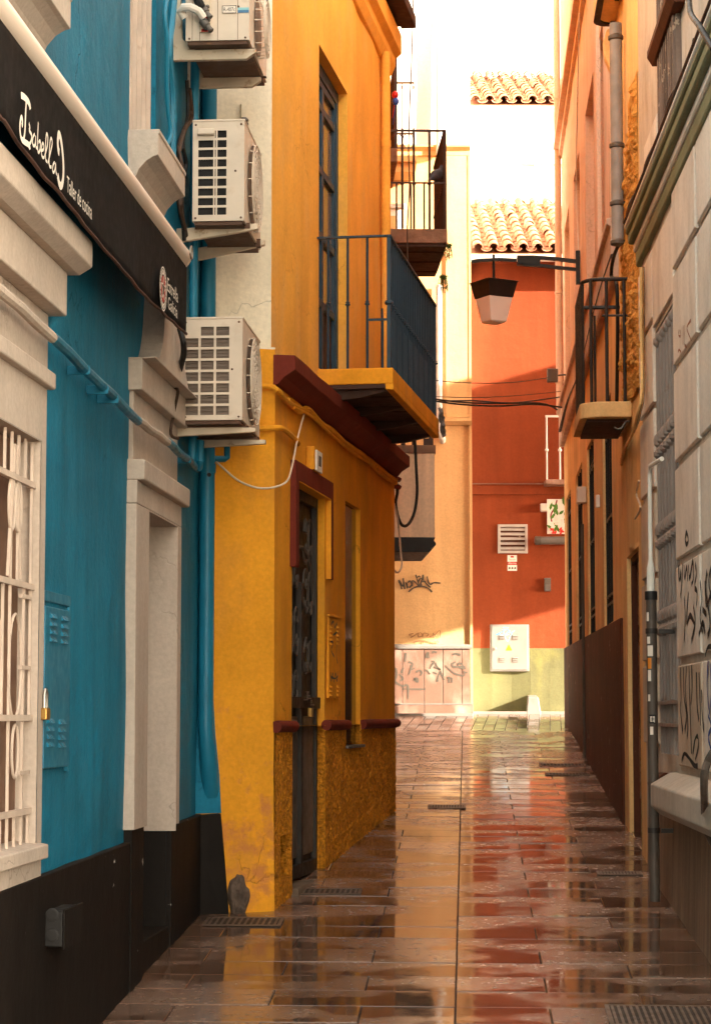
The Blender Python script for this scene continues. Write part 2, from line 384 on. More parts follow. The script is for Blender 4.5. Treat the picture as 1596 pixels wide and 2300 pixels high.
YF = 16.75
i = -6
while (ORG + VD * ((i + .5) * ROW)).y < YF: course(ORG + VD * ((i + .5) * ROW), i, SL, .0030); i += 1
v = i * ROW; ROW2 = .178
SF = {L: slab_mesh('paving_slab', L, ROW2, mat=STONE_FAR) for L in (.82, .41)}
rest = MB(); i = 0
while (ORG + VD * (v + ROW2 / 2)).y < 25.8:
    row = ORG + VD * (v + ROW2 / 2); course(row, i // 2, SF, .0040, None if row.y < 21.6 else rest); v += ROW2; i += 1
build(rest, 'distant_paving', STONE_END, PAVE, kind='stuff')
a2 = math.atan(.088); V2 = Vector((sin(a2), cos(a2), SLOPE * cos(a2))).normalized(); S2 = Vector((cos(a2), -sin(a2), -SLOPE * sin(a2))).normalized()
PV = {L: slab_mesh('paver', .13, L) for L in (.98, .49)}
for i in range(-11, 17):
    v = 0.0; k = 0
    while v < 2.7:
        L = .49 if (k == 0 and i % 2) else .98
        c = Vector((1.0, 25.80, gz(25.80))) + S2 * (.13 * i) + V2 * (v + L / 2); v += L; k += 1
        if left_edge(c.y) - .1 < c.x < right_edge(c.y) + .25: lay(PV[L], 'paver', c, S2, V2, .004)
def grate(x, y, w, d, label, bars=12):
    c = gpt(x, y); t = thing('drain_grate', c, label, 'drain grate', 'iron drain grates in the paving')
    def q(s, v, h): return c + SD * s + VD * v + ND * h
    def bx_(mb, s0, s1, v0, v1, h0, h1):
        a = [q(s0, v0, h0), q(s1, v0, h0), q(s1, v1, h0), q(s0, v1, h0)]; mb.prism(a, [p + ND * (h1 - h0) for p in a])
    m = MB(); bx_(m, -w / 2, w / 2, -d / 2, d / 2, .001, .004); build(m, 'pit_shade', PIT, t)
    m = MB(); f = .018
    bx_(m, -w / 2, w / 2, -d / 2, -d / 2 + f, .0045, .009); bx_(m, -w / 2, w / 2, d / 2 - f, d / 2, .0045, .009)
    bx_(m, -w / 2, -w / 2 + f, -d / 2 + f, d / 2 - f, .0045, .009); bx_(m, w / 2 - f, w / 2, -d / 2 + f, d / 2 - f, .0045, .009)
    build(m, 'frame', GRATE, t)
    for k in range(bars):
        s = -w / 2 + f + (w - 2 * f) * (k + .5) / bars; m = MB(); bx_(m, s - .006, s + .006, -d / 2 + f, d / 2 - f, .0045, .008); build(m, 'bar', GRATE, t)
grate(547, 2072, .42, .27, 'iron drain grate before the dark plinth at the yellow house corner')
grate(735, 2004, .40, .22, 'iron drain grate in front of the iron door step')
grate(1390, 1963, .28, .16, 'small iron drain grate near the foot of the grey downpipe')
grate(1500, 2284, .52, .42, 'large iron drain grate at the very bottom of the street', 18)
grate(1262, 1719, .44, .26, 'upper of two iron drain grates beside the brown wall')
grate(1273, 1740, .40, .22, 'lower of two iron drain grates beside the brown wall')
grate(1003, 1813, .30, .24, 'worn iron drain grate past the far corner of the yellow house')
# ------------------------------------------------------------------ blue house
H = WB.hit
BB = thing('blue_house', WB.P(4, 0, gz(9)), 'teal blue plastered house with white trim and charcoal plinth', 'house')
ZT = 6.6
dU0, dZt = H(313, 1145); dU1 = H(379, 1183)[0]
wU1, wZ1 = H(82, 990); wZ0 = H(72, 1905)[1]; wU0 = wU1 - 1.15
upU0, upZ0 = H(290, 293); upU1 = H(349, 290)[0]
b = panel(WB, 0, WB.L - .0, .2, ZT, [(dU0, dU1, .3, dZt, .34), (wU0, wU1, wZ0, wZ1, .075), (upU0, upU1, upZ0, ZT - .1, .10)], amp=.006)
build(b, 'wall', BLUE_WALL, BB)
b = MB(); b.wbox(WB, 0, WB.L, -6, -.42, 0, ZT); build(b, 'house_core', BLUE_WALL, BB)  # unseen solid core behind the facade, added to block sunlight
# plinth pieces
def wp(name, pts, o0, o1, mat, parent, W=WB, bevel=.004, **k):
    m = MB(); m.wpoly(W, [W.hit(x, y, o1) for x, y in pts], o0, o1); return build(m, name, mat, parent, bevel=bevel, **k)
pu1, pz1 = H(300, 1890, .03); pu0, pz0 = H(82, 1974, .03)
sl_ = (pz1 - pz0) / (pu1 - pu0)
m = MB(); m.wpoly(WB, [(0, .1), (pu1, .1), (pu1, pz1), (0, pz1 - sl_ * pu1)], -.05, .03); m.wob(.004, 5); build(m, 'plinth', PLINTH, BB, bevel=.006)
qu0, qz0 = H(368, 1862, .03); qu1, qz1 = H(440, 1832, .03)
m = MB(); m.wpoly(WB, [(dU1, .2), (WB.L - .03, .2), (WB.L - .03, qz1), (dU1, qz0)], -.05, .028); build(m, 'plinth', PLINTH, BB, bevel=.006)
# dark lower lining of the doorway and the step
m = MB(); m.wbox(WB, dU1 - .012, dU1 - .001, -.33, .0, .3, H(345, 1862, -.1)[1]); build(m, 'doorway_lining', PLINTH, BB)
m = MB(); m.wbox(WB, dU0 + .012, dU1 - .015, -.32, -.31, .3, H(345, 1862, -.1)[1]); build(m, 'doorway_lining', PLINTH, BB)
stz = H(340, 2093, -.02)[1]
m = MB(); m.wbox(WB, dU0 + .015, dU1 - .016, -.30, .02, stz - .3, stz); build(m, 'door_step', PLINTH, BB, bevel=.006)
# blue return and plinth on the face turned to the viewer
m = MB(); m.wpoly(WYN, [WYN.hit(x, y, .008) for x, y in ((418, 1828), (497, 1826), (493, 1740), (484, 1650), (479, 1560), (479, -60), (418, -60))], -.03, .008); build(m, 'corner_return', BLUE_WALL, BB)
m = MB(); m.wpoly(WYN, [WYN.hit(x, y, .03) for x, y in ((425, 2120), (520, 2110), (515, 2050), (506, 1930), (497, 1827), (425, 1833))], -.03, .03); m.wob(.006, 7); build(m, 'plinth', PLINTH, BB, bevel=.006)
# doorway surround
c0 = H(286, 900)[0]; c1 = H(392, 1090, .05)[0]
def zc(y, o, x=287): return H(x, y, o)[1]
jb = H(288, 1868, .05)[1]
m = MB(); m.wbox(WB, c0, dU0, -.02, .05, jb, dZt); m.wob(.004, 9); build(m, 'door_jamb', WHITE_TRIM, BB, bevel=.005)
m = MB(); m.wbox(WB, c0 + .02, dU0 - .004, -.02, .036, .3, jb); build(m, 'door_jamb_foot', PLINTH, BB)
j2 = H(376, 1858, .05)[1]
m = MB(); m.wbox(WB, dU1, dU1 + .11, -.02, .05, j2, dZt); m.wob(.004, 9); build(m, 'door_jamb', WHITE_TRIM, BB, bevel=.005)
z2t, z2b = zc(1016, .05), zc(1058, .07)
m = MB(); m.wbox(WB, c0, dU1 + .11, -.02, .05, dZt, z2b); build(m, 'door_lintel', WHITE_TRIM, BB, bevel=.005)
m = MB(); m.wbox(WB, c0, dU1 + .17, -.02, .085, z2b, z2t); m.wob(.003, 9); build(m, 'door_cornice', WHITE_TRIM, BB, bevel=.008)
z3 = zc(868, .02)
m = MB(); m.wbox(WB, c0 + .03, dU1 + .12, -.02, .025, z2t, z3); build(m, 'door_frieze', WHITE_TRIM, BB, bevel=.004)
z4 = zc(778, .06)
m = MB(); m.wbox(WB, c0, dU1 + .17, -.02, .07, z3, z4); build(m, 'door_frieze', WHITE_TRIM, BB, bevel=.006)
z5 = zc(745, .12)
m = MB(); m.wbox(WB, c0, dU1 + .26, -.02, .13, z4, z5); m.wob(.003, 9); build(m, 'door_cornice', WHITE_TRIM, BB, bevel=.008)
ua, ub = c0 + .02, dU1 + .24; um = (ua + ub) / 2; pts = []
for k in range(13):
    t = k / 12; pts.append((ua + (um - .30 - ua) * (1 - (1 - t) ** 2.4), z5 + .42 * t ** 2.2))
pts2 = [(2 * um - u, z) for u, z in reversed(pts)]
m = MB(); m.wpoly(WB, pts + [(um - .24, z5 + .6), (um + .24, z5 + .6)] + pts2, -.02, .10); build(m, 'door_pediment', WHITE_TRIM, BB, bevel=.006)
# ledges of the upper windows
def ledge(u0, u1, zt, pr, name='window_ledge'):
    pf = [(-.02, zt), (pr + .006, zt), (pr + .006, zt - .02), (pr, zt - .022), (pr, zt - .125), (pr * .86, zt - .13), (pr * .6, zt - .152), (pr * .36, zt - .19), (pr * .2, zt - .24), (pr * .12, zt - .30), (-.02, zt - .32)]
    m = MB(); m.wprof(WB, pf, u0, u1); m.wob(.003, 8); return build(m, name, WHITE_TRIM, BB, bevel=.004)
lu1 = H(416, 415, .14)[0]
ledge(upU0 - .02, lu1, upZ0, .14)
l2 = H(160, 10, .14); ledge(l2[0] - 1.5, l2[0], l2[1] + .03, .14)
# upper window: white bars in front of a dark pane
W_UP = panel(WB, upU0, upU1, upZ0, ZT - .1, [], step=5, amp=0)
gl = glass('dark_pane', (.02, .022, .024), .1)
m = MB(); m.wbox(WB, upU0 + .002, upU1 - .002, -.095, -.09, upZ0 + .002, ZT - .11); build(m, 'window_pane', gl, BB)
nb = 6; uE = H(333, 200, -.03)[0]
for k in range(nb):
    u = upU0 + .03 + (uE - upU0 - .03) * k / (nb - 1); m = MB(); m.wbox(WB, u - .011, u + .011, -.04, -.018, upZ0, ZT - .12); build(m, 'window_bar', GRILLE_W, BB)
for y in (100, 190, 245, 32):
    z = H(315, y, -.03)[1]; m = MB(); m.wbox(WB, upU0, uE + .02, -.047, -.041, z - .022, z + .022); build(m, 'window_bar', GRILLE_W, BB)
# ground floor window at the picture edge
fU0 = wU0 - .16; fU1 = H(102, 1200, .02)[0]; fz0 = H(60, 2000, .02)[1]; zl = H(113, 867, .05)[1]
m = panel(WB, fU0, fU1, fz0, zl, [(wU0 + .001, wU1 - .001, wZ0 + .001, wZ1 - .001, 0)], step=.2, amp=.003); n0 = len(m.v)
for v in range(n0): m.v[v] = m.v[v] + WB.n * .02
m.wbox(WB, fU1 - .002, fU1, -.02, .0195, fz0, zl); build(m, 'window_surround', WHITE_TRIM, BB)
for (a0, a1, c, d) in ((wU1 - .004, wU1 - .001, wZ0, wZ1), (wU0, wU1, wZ1 - .004, wZ1 - .001)):
    m = MB(); m.wbox(WB, a0, a1, -.072, .018, c, d); build(m, 'window_reveal', WHITE_TRIM, BB)
m = MB(); m.wprof(WB, [(-.07, wZ0 + .03), (.05, wZ0 + .012), (.05, wZ0 - .04), (-.07, wZ0 - .04)], wU0, fU1 - .01); build(m, 'window_sill', WHITE_TRIM, BB, bevel=.005)
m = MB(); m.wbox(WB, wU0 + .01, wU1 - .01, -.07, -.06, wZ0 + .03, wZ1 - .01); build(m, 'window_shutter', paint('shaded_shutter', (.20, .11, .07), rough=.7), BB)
zA = H(113, 830, .05)[1]; zB = H(138, 692, .10)[1]; zC = H(140, 592, .10)[1]; zD = zC + .10
m = MB(); m.wbox(WB, fU0 - .03, fU1 + .02, -.02, .05, zl, zA); build(m, 'window_cornice', WHITE_TRIM, BB, bevel=.006)
m = MB(); m.wbox(WB, fU0, fU1, -.02, .022, zA, zB); build(m, 'window_frieze', WHITE_TRIM, BB, bevel=.004)
m = MB(); m.wbox(WB, fU0 - .03, fU1 + .04, -.02, .085, zB, zC); build(m, 'window_cornice', WHITE_TRIM, BB, bevel=.006)
m = MB(); m.wprof(WB, [(-.02, zC), (.12, zC), (.17, zC + .03), (.17, zC + .13), (-.02, zC + .17)], fU0 - .1, fU1 + .10); build(m, 'window_cornice', WHITE_TRIM, BB, bevel=.006)
# iron window grille, one thing fixed in the opening
GR = thing('window_grille', WB.P(wU1 - .5, -.06, wZ0), 'white painted wrought iron grille filling the ground floor window of the blue house', 'window grille')
def gb(u0, z0, u1, z1, w=.016, o=-.008, name='bar'):
    m = MB(); m.bar(WB.P(u0, o, z0), WB.P(u1, o, z1), w, w, up=WB.n); build(m, name, GRILLE_W, GR)
gw = wU1 - .03; hz = [H(80, y, -.03)[1] for y in (1100, 1325, 1612, 1815)]
gt, gb0 = wZ1 - .01, wZ0 + .01
for k in range(10): u = gw - .11 * k; gb(u, hz[0], u, gt, .010)
for k in range(10): u = gw - .11 * k; gb(u, gb0, u, hz[3], .010)
for z in hz: gb(wU0 + .02, z, wU1 - .005, z, .022)
for k in range(10):
    u = gw - .11 * k
    if k % 3 != 1: gb(u, hz[1], u, hz[0], .010)
    if k % 3 != 2: gb(u, hz[2], u, hz[1], .010)
    if k % 2: gb(u, hz[3], u, hz[2], .010)
for z in (hz[0] - .42, hz[1] - .30, hz[2] - .2): gb(gw - .16, z, gw, z, .014)
for j, (uc, z_, r) in enumerate(((gw - .24, hz[1] - .3, .10), (gw - .55, hz[1] - .3, .10), (gw - .22, hz[1] + .28, .05), (gw - .32, hz[1] + .28, .05), (gw - .22, hz[2] - .12, .05))):
    m = MB(); m.tube([WB.P(uc + r * cos(2 * pi * k / 20), -.008, z_ + r * 1.9 * sin(2 * pi * k / 20)) for k in range(20)], .0055, 6, closed=True); build(m, 'scroll', GRILLE_W, GR, smooth=True)
for du in (-.06, .06):
    gb(gw - .27 + du * .3, hz[1] + .5, gw - .27 + du * 1.6, hz[1] + .02, .012)
# pipes, cabinet and boxes on the blue wall
CP = thing('conduit_pipe', WB.P(4, .05, 3.0), 'slim conduit pipe along the blue wall, painted cream over the white trim', 'pipe')
def wpt(W, x, y, o): u, z = W.hit(x, y, o); return W.P(u, o, z)
def ctube(pts, r, name, mat, parent, W=WB, o=.06, n=8):
    m = MB(); m.tube([wpt(W, x, y, o) if len((x, y)) == 2 else None for x, y in pts], r, n); return build(m, name, mat, parent, smooth=True)
zs_ = H(220, 858, .07)[1]
def cu(x, y): return H(x, y, .07)[0]
k0, k1, k2, k3 = cu(118, 757), cu(310, 945), cu(376, 992), cu(442, 1052)
def czz(x, y): return H(x, y, .07)[1]
def seg(a, za, b_, zb, name, mat, r=.021):
    m = MB(); m.tube([WB.P(a + (b_ - a) * t / 6, .07, za + (zb - za) * t / 6 + .004 * sin(t * 2)) for t in range(7)], r, 9); build(m, name, mat, CP, smooth=True)
seg(k0 - 1.6, czz(118, 757) + .03, k0, czz(118, 757), 'cream_length', WHITE_TRIM)
seg(k0, czz(118, 757), k1, czz(310, 945), 'blue_length', BLUE_PIPE)
seg(k1, czz(310, 945), k2, czz(376, 992), 'cream_length', WHITE_TRIM)
seg(k2, czz(376, 992), k3, czz(442, 1052), 'blue_length', BLUE_PIPE)
for x, y in ((190, 828), (232, 872), (255, 893), (420, 1030)):
    u, z = H(x, y, .07); m = MB(); m.wbox(WB, u - .006, u + .006, 0, .093, z - .025, z + .012); build(m, 'clip', BLUE_PIPE, CP, bevel=.003)
m = MB(); m.tube([wpt(WB, 442, 1052, .07), wpt(WB, 447, 1050, .09), wpt(WB, 449, 1035, .10), wpt(WB, 450, 990, .10)], .022, 9); build(m, 'elbow', BLUE_PIPE, CP, smooth=True)
m = MB(); m.tube([wpt(WYN, 452, 1031, .05), wpt(WYN, 505, 1031, .05), wpt(WYN, 510, 1028, .05), wpt(WYN, 510, 1000, .05)], .018, 8); build(m, 'stub', BLUE_PIPE, CP, smooth=True)
MC = thing('meter_cabinet', WB.P(H(125, 1700)[0], .0, H(125, 1720)[1]), 'blue painted meter cabinet door with four louvre patches in the blue wall', 'meter cabinet')
cu0, cz1 = H(101, 1342, .01); cu1 = H(157, 1342, .01)[0]; cz0 = H(92, 1728, .01)[1]
m = MB(); m.wbox(WB, cu0, cu1, -.01, .014, cz0, cz1 - .03); build(m, 'cabinet_door', BLUE_PIPE, MC, bevel=.004)
m = MB(); m.wbox(WB, cu0 - .03, cu1 + .03, -.01, .009, cz1 - .012, cz1 + .03); m.wbox(WB, cu1 + .006, cu1 + .03, -.01, .0085, cz0 - .02, cz1 - .0125); build(m, 'frame', BLUE_PIPE, MC, bevel=.003)
for gx, gy in ((119, 1415), (144, 1420), (112, 1650), (138, 1652)):
    gu, gz_ = H(gx, gy, .014)
    for i in range(4):
        for j in range(2):
            a0 = gu - .05 + j * .055; zz = gz_ + .045 - i * .03
            m = MB(); m.wprof(WB, [(.013, zz + .02), (.026, zz), (.013, zz - .002)], a0, a0 + .045); build(m, 'louvre', BLUE_PIPE, MC)
pu, pz = H(103, 1590, .03)
PL = thing('padlock', WB.P(pu, .03, pz - .03), 'brass padlock hanging on the blue meter cabinet', 'padlock')
m = MB(); m.wbox(WB, pu - .035, pu + .035, .018, .042, pz - .045, pz); build(m, 'lock_body', BRASS, PL, bevel=.005)
m = MB(); m.tube([WB.P(pu - .022, .03, pz), WB.P(pu - .022, .03, pz + .05), WB.P(pu - .012, .03, pz + .068), WB.P(pu + .012, .03, pz + .068), WB.P(pu + .022, .03, pz + .05), WB.P(pu + .022, .03, pz)], .006, 7); build(m, 'shackle', STEEL, PL, smooth=True)
ju, jz = H(120, 2128, .06); ju1 = H(160, 2045, .06)[0]; jz1 = H(120, 2048, .06)[1]
JBX = thing('junction_box', WB.P(ju, .03, jz), 'small black junction box on the charcoal plinth of the blue house', 'junction box')
m = MB(); m.wbox(WB, ju, ju1, .02, .095, jz, jz1); build(m, 'box', BLACK, JBX, bevel=.006)
m = MB(); m.wbox(WB, ju - .008, ju1 + .012, .0955, .105, jz - .008, jz1 + .008); build(m, 'lid', PLINTH, JBX, bevel=.004)
for dz in (.045, .12):
    c = WB.cross(ju); m = MB(); p = WB.P(ju - .001, .055, jz + dz); m.lathe(p, -WB.t, [(.026, 0), (.026, .004), (.018, .005)], 14); build(m, 'knockout', BLACK, JBX)
# big blue downpipe in the corner with a thinner one beside it
DP = thing('downpipe', WYN.P(.2, .06, gz(12.4)), 'thick teal blue downpipe in the corner beside the yellow house', 'downpipe')
def vp(mb, W, x, o, y0, y1, r, n=14):
    u0, z0 = W.hit(x, y0, o); mb.tube([W.P(u0, o, z0), W.P(u0, o, W.hit(x, y1, o)[1])], r, n)
m = MB(); vp(m, WYN, 462, .055, 1640, -90, .043); build(m, 'pipe', BLUE_PIPE, DP, smooth=True)
m = MB(); u_, z_ = WYN.hit(462, 1640, .055); m.tube([WYN.P(u_, .055, z_ + .02), WYN.P(u_ + .01, .05, z_ - .08), WYN.P(u_ + .03, .02, z_ - .22), WYN.P(u_ + .05, -.03, z_ - .36)], [.043, .045, .05, .05], 12); build(m, 'boot', BLUE_PIPE, DP, smooth=True)
m = MB(); m.lathe(WYN.P(u_, .055, WYN.hit(462, 1062, .055)[1]), (0, 0, 1), [(.048, 0), (.048, .05)], 14); build(m, 'collar', BLUE_PIPE, DP, smooth=True)
m = MB(); m.lathe(WYN.P(u_ + .0, .055 + .042, WYN.hit(462, 1068, .055)[1]), WYN.n, [(.012, 0), (.012, .004)], 10); build(m, 'hole', DARKCAV, DP)
DP2 = thing('downpipe', WB.P(7.1, .05, 2.8), 'thinner blue vertical pipe next to the thick teal downpipe', 'downpipe')
m = MB(); vp(m, WB, 432, .06, 1040, -90, .024, 10); build(m, 'pipe', BLUE_PIPE, DP2, smooth=True)
# ------------------------------------------------------------------ cables on the blue wall
def cable(name, pts, r, mat, label, n=7, sub=4):
    P = [Vector(p) for p in pts]; Q = []
    for i in range(len(P) - 1):
        p0, p1, p2, p3 = P[max(i - 1, 0)], P[i], P[i + 1], P[min(i + 2, len(P) - 1)]
        for k in range(sub):
            t = k / sub
            Q.append(.5 * ((2 * p1) + (p2 - p0) * t + (2 * p0 - 5 * p1 + 4 * p2 - p3) * t * t + (3 * p1 - p0 - 3 * p2 + p3) * t ** 3))
    Q.append(P[-1]); m = MB(); m.tube(Q, r, n); return build(m, name, mat, None, smooth=True, label=label, cat='cable')
W_ = lambda x, y, o, W=WB: wpt(W, x, y, o)
cable('cable', [W_(378, -20, .05), W_(370, 30, .05), W_(375, 90, .06), W_(374, 170, .05), W_(378, 250, .05), W_(384, 300, .06), W_(372, 330, .05)], .013, BLUE_PIPE, 'blue painted cable hanging beside the barred upper window')
cable('cable', [W_(392, -20, .06), W_(384, 60, .06), W_(378, 120, .06), W_(386, 200, .06), W_(388, 290, .06), W_(386, 400, .06)], .02, BLUE_PIPE, 'thick blue painted hose running down behind the top air conditioner')
cable('cable', [W_(425, 200, .05), W_(430, 262, .05), W_(415, 290, .06), W_(402, 340, .07), W_(412, 400, .06), W_(404, 460, .06), W_(418, 530, .05)], .014, CABLEBR, 'brown cable twisting down behind the middle air conditioner')
cable('cable', [W_(420, 180, .04), W_(422, 260, .04), W_(410, 320, .05), W_(418, 370, .06), W_(408, 430, .05), W_(414, 540, .05)], .011, CABLE, 'black cable twisting down behind the middle air conditioner')
cable('cable', [W_(400, 330, .08), W_(408, 380, .10), W_(398, 440, .07), W_(410, 500, .06)], .007, CABLEBR, 'thin brown wire loop left of the middle air conditioner')
# white lining of the doorway above the dark foot
lz = H(345, 1862, -.1)[1]
m = MB(); m.wbox(WB, dU1 - .008, dU1 - .001, -.33, .048, lz + .001, dZt - .001); m.wob(.002, 12); build(m, 'doorway_lining', WHITE_TRIM, BB)
m = MB(); m.wbox(WB, dU0 + .001, dU0 + .008, -.33, .048, jb + .001, dZt - .001); build(m, 'doorway_lining', WHITE_TRIM, BB)
m = MB(); m.wbox(WB, dU0 + .009, dU1 - .009, -.33, .048, dZt - .008, dZt - .001); build(m, 'doorway_lining', WHITE_TRIM, BB)
m = MB(); m.wbox(WB, dU0 + .02, dU1 - .02, -.33, -.32, lz, dZt - .01); build(m, 'door', WOODDK, BB)
# ------------------------------------------------------------------ flat lettering helpers
def ribbon(mb, W, pts, w, o):
    """flat brush stroke on a facade: pts are (u, z), w a width or widths"""
    n = len(pts); ws = w if isinstance(w, (list, tuple)) else [w] * n; L = []; R = []
    for i in range(n):
        a = pts[max(i - 1, 0)]; c = pts[min(i + 1, n - 1)]; dx, dz = c[0] - a[0], c[1] - a[1]; l = math.hypot(dx, dz) or 1
        nx, nz = -dz / l * ws[i] / 2, dx / l * ws[i] / 2
        L.append(W.P(pts[i][0] + nx, o, pts[i][1] + nz)); R.append(W.P(pts[i][0] - nx, o, pts[i][1] - nz))
    mb.add(L + R, [(i, i + 1, n + i + 1, n + i) for i in range(n - 1)])
def smooth2(pts, sub=4):
    Q = []
    for i in range(len(pts) - 1):
        p0, p1, p2, p3 = pts[max(i - 1, 0)], pts[i], pts[i + 1], pts[min(i + 2, len(pts) - 1)]
        for k in range(sub):
            t = k / sub
            Q.append(tuple(.5 * (2 * p1[j] + (p2[j] - p0[j]) * t + (2 * p0[j] - 5 * p1[j] + 4 * p2[j] - p3[j]) * t * t + (3 * p1[j] - p0[j] - 3 * p2[j] + p3[j]) * t ** 3) for j in (0, 1)))
    Q.append(tuple(pts[-1])); return Q
def graffiti(W, strokes, w, o, mat, parent, name='graffiti', org=(0, 0), k=1.0):
    """strokes in survey pixels: org + k * (x, y)"""
    mb = MB()
    for i, s in enumerate(strokes):
        pp = smooth2([W.hit(org[0] + x * k, org[1] + y * k, o) for x, y in s]); n = len(pp)
        ribbon(mb, W, pp, [w * (.75 + .5 * noise.noise(Vector((j * .3, i * 3.1, 0)))) for j in range(n)], o + .00005 * i)
    return build(mb, name, mat, parent, kind='stuff')
def letters(txt, W, u0, u1, z0, z1, o, mat, parent, name='lettering', shear=0.0):
    cv = bpy.data.curves.new('lettering', 'FONT'); cv.body = txt; cv.size = 1; cv.resolution_u = 3
    to = bpy.data.objects.new('lettering_source', cv); COL.objects.link(to)
    dg = bpy.context.evaluated_depsgraph_get(); me = to.evaluated_get(dg).to_mesh()
    vs = [v.co.copy() for v in me.vertices]; fs = [tuple(p.vertices) for p in me.polygons]
    to.evaluated_get(dg).to_mesh_clear(); bpy.data.objects.remove(to); bpy.data.curves.remove(cv)
    xa, xb = min(v.x for v in vs), max(v.x for v in vs); ya, yb = min(v.y for v in vs), max(v.y for v in vs)
    mb = MB(); mb.add([W.P(u0 + (u1 - u0) * (v.x - xa) / (xb - xa), o, z0 + (z1 - z0) * (v.y - ya) / (yb - ya)) for v in vs], fs)
    return build(mb, name, mat, parent)
def disc(mb, W, u, z, r, o, n=28, r2=None):
    a = [W.P(u + r * cos(2 * pi * k / n), o, z + r * sin(2 * pi * k / n)) for k in range(n)]
    if r2 is None: mb.add(a, [tuple(range(n))])
    else:
        c = [W.P(u + r2 * cos(2 * pi * k / n), o, z + r2 * sin(2 * pi * k / n)) for k in range(n)]
        mb.add(a + c, [(k, (k + 1) % n, n + (k + 1) % n, n + k) for k in range(n)])
# ------------------------------------------------------------------ awning
CLOTH = paint('black_awning_cloth', (.007, .005, .004), rough=.9, var=.3, vs=3, bump=.3, spec=.12)
PRINT = paint('printed_cream', (.75, .66, .56), rough=.8, bump=0, var=.05)
PRINTRED = paint('printed_red', (.42, .03, .02), rough=.8, bump=0, var=.1)
PIPING = paint('brown_piping', (.075, .032, .020), rough=.7)
OA = .17; aE, aZ = H(402, 577, OA); aS = aE - 5.2
AW = thing('awning', WB.P(aE, OA, aZ - .35), 'retracted awning with white front bar and black printed valance on the blue house', 'awning')
m = MB(); ra = .056
sec = [(OA + ra * cos(t) * (1.0 if cos(t) > 0 else .8), aZ + ra * sin(t)) for t in [2 * pi * k / 20 for k in range(20)]]
m.wprof(WB, sec, aS, aE); build(m, 'front_bar', AWN_W, AW, smooth=True)
m = MB(); m.wprof(WB, [(OA + (o - OA) * 1.04, aZ + (z - aZ) * 1.04) for o, z in sec], aE + .001, aE + .02); build(m, 'end_cap', AWN_W, AW, smooth=True)
e0 = WB.P(aE - .05, OA + ra, aZ + .01)
m = MB(); m.tube([e0 + WB.t * .03 * cos(2 * pi * k / 12) + Vector((0, 0, .03 * sin(2 * pi * k / 12))) + WB.n * .012 for k in range(12)], .005, 6, closed=True); build(m, 'ring', STEEL, AW, smooth=True)
for uu in (aE - .5, aE - 2.2, aE - 3.8):
    m = MB(); m.wbox(WB, uu - .03, uu + .03, -.01, OA - .02, aZ - .04, aZ + .04); build(m, 'wall_bracket', AWN_W, AW, bevel=.006)
m = MB(); m.wprof(WB, [(.0, aZ + .06), (OA - .05, aZ + .05), (OA - .045, aZ - .05), (.0, aZ - .05)], aS, aE - .12); build(m, 'fabric_roll', CLOTH, AW, bevel=.02)  # cloth roll, carried back to the wall to block skylight
# valance: wavy cloth with a scalloped lower edge
bp = [H(x, y, OA + .03) for x, y in ((0, 264), (97, 400), (194, 511), (255, 590), (312, 651), (370, 712), (421, 752))]
def vbot(u):
    if u <= bp[0][0]: return bp[0][1] + .012 * sin(u * 9)
    for (a0, z0), (a1, z1) in zip(bp, bp[1:]):
        if u <= a1: t = (u - a0) / (a1 - a0); return z0 + (z1 - z0) * t
    return bp[-1][1]
vE = H(419, 700, OA + .03)[0]
def vo(u, t): return OA + .034 + .005 * sin(u * 5.3) * t + .002 * sin(u * 17 + 1) * t
m = MB(); nu, nv = 130, 8
for i in range(nu + 1):
    u = aS + (vE - aS) * i / nu
    for j in range(nv + 1):
        t = j / nv; m.v.append(WB.P(u - (.02 * (1 - t) if i == nu else 0), vo(u, t), aZ - .035 + (vbot(u) - aZ + .035) * t))
for i in range(nu):
    for j in range(nv): q = i * (nv + 1) + j; m.f.append((q, q + 1, q + nv + 2, q + nv + 1))
o_ = build(m, 'valance', CLOTH, AW, smooth=True)
sm = o_.modifiers.new('thick', 'SOLIDIFY'); sm.thickness = .003
m = MB(); m.tube([WB.P(aS + (vE - aS) * i / nu, vo(aS + (vE - aS) * i / nu, 1) + .002, vbot(aS + (vE - aS) * i / nu)) for i in range(nu + 1)], .007, 6); build(m, 'piping', PIPING, AW, smooth=True)
OP = OA + .056
def zm(p): return (p[0] * .16655, 159.6 + p[1] * .16655)
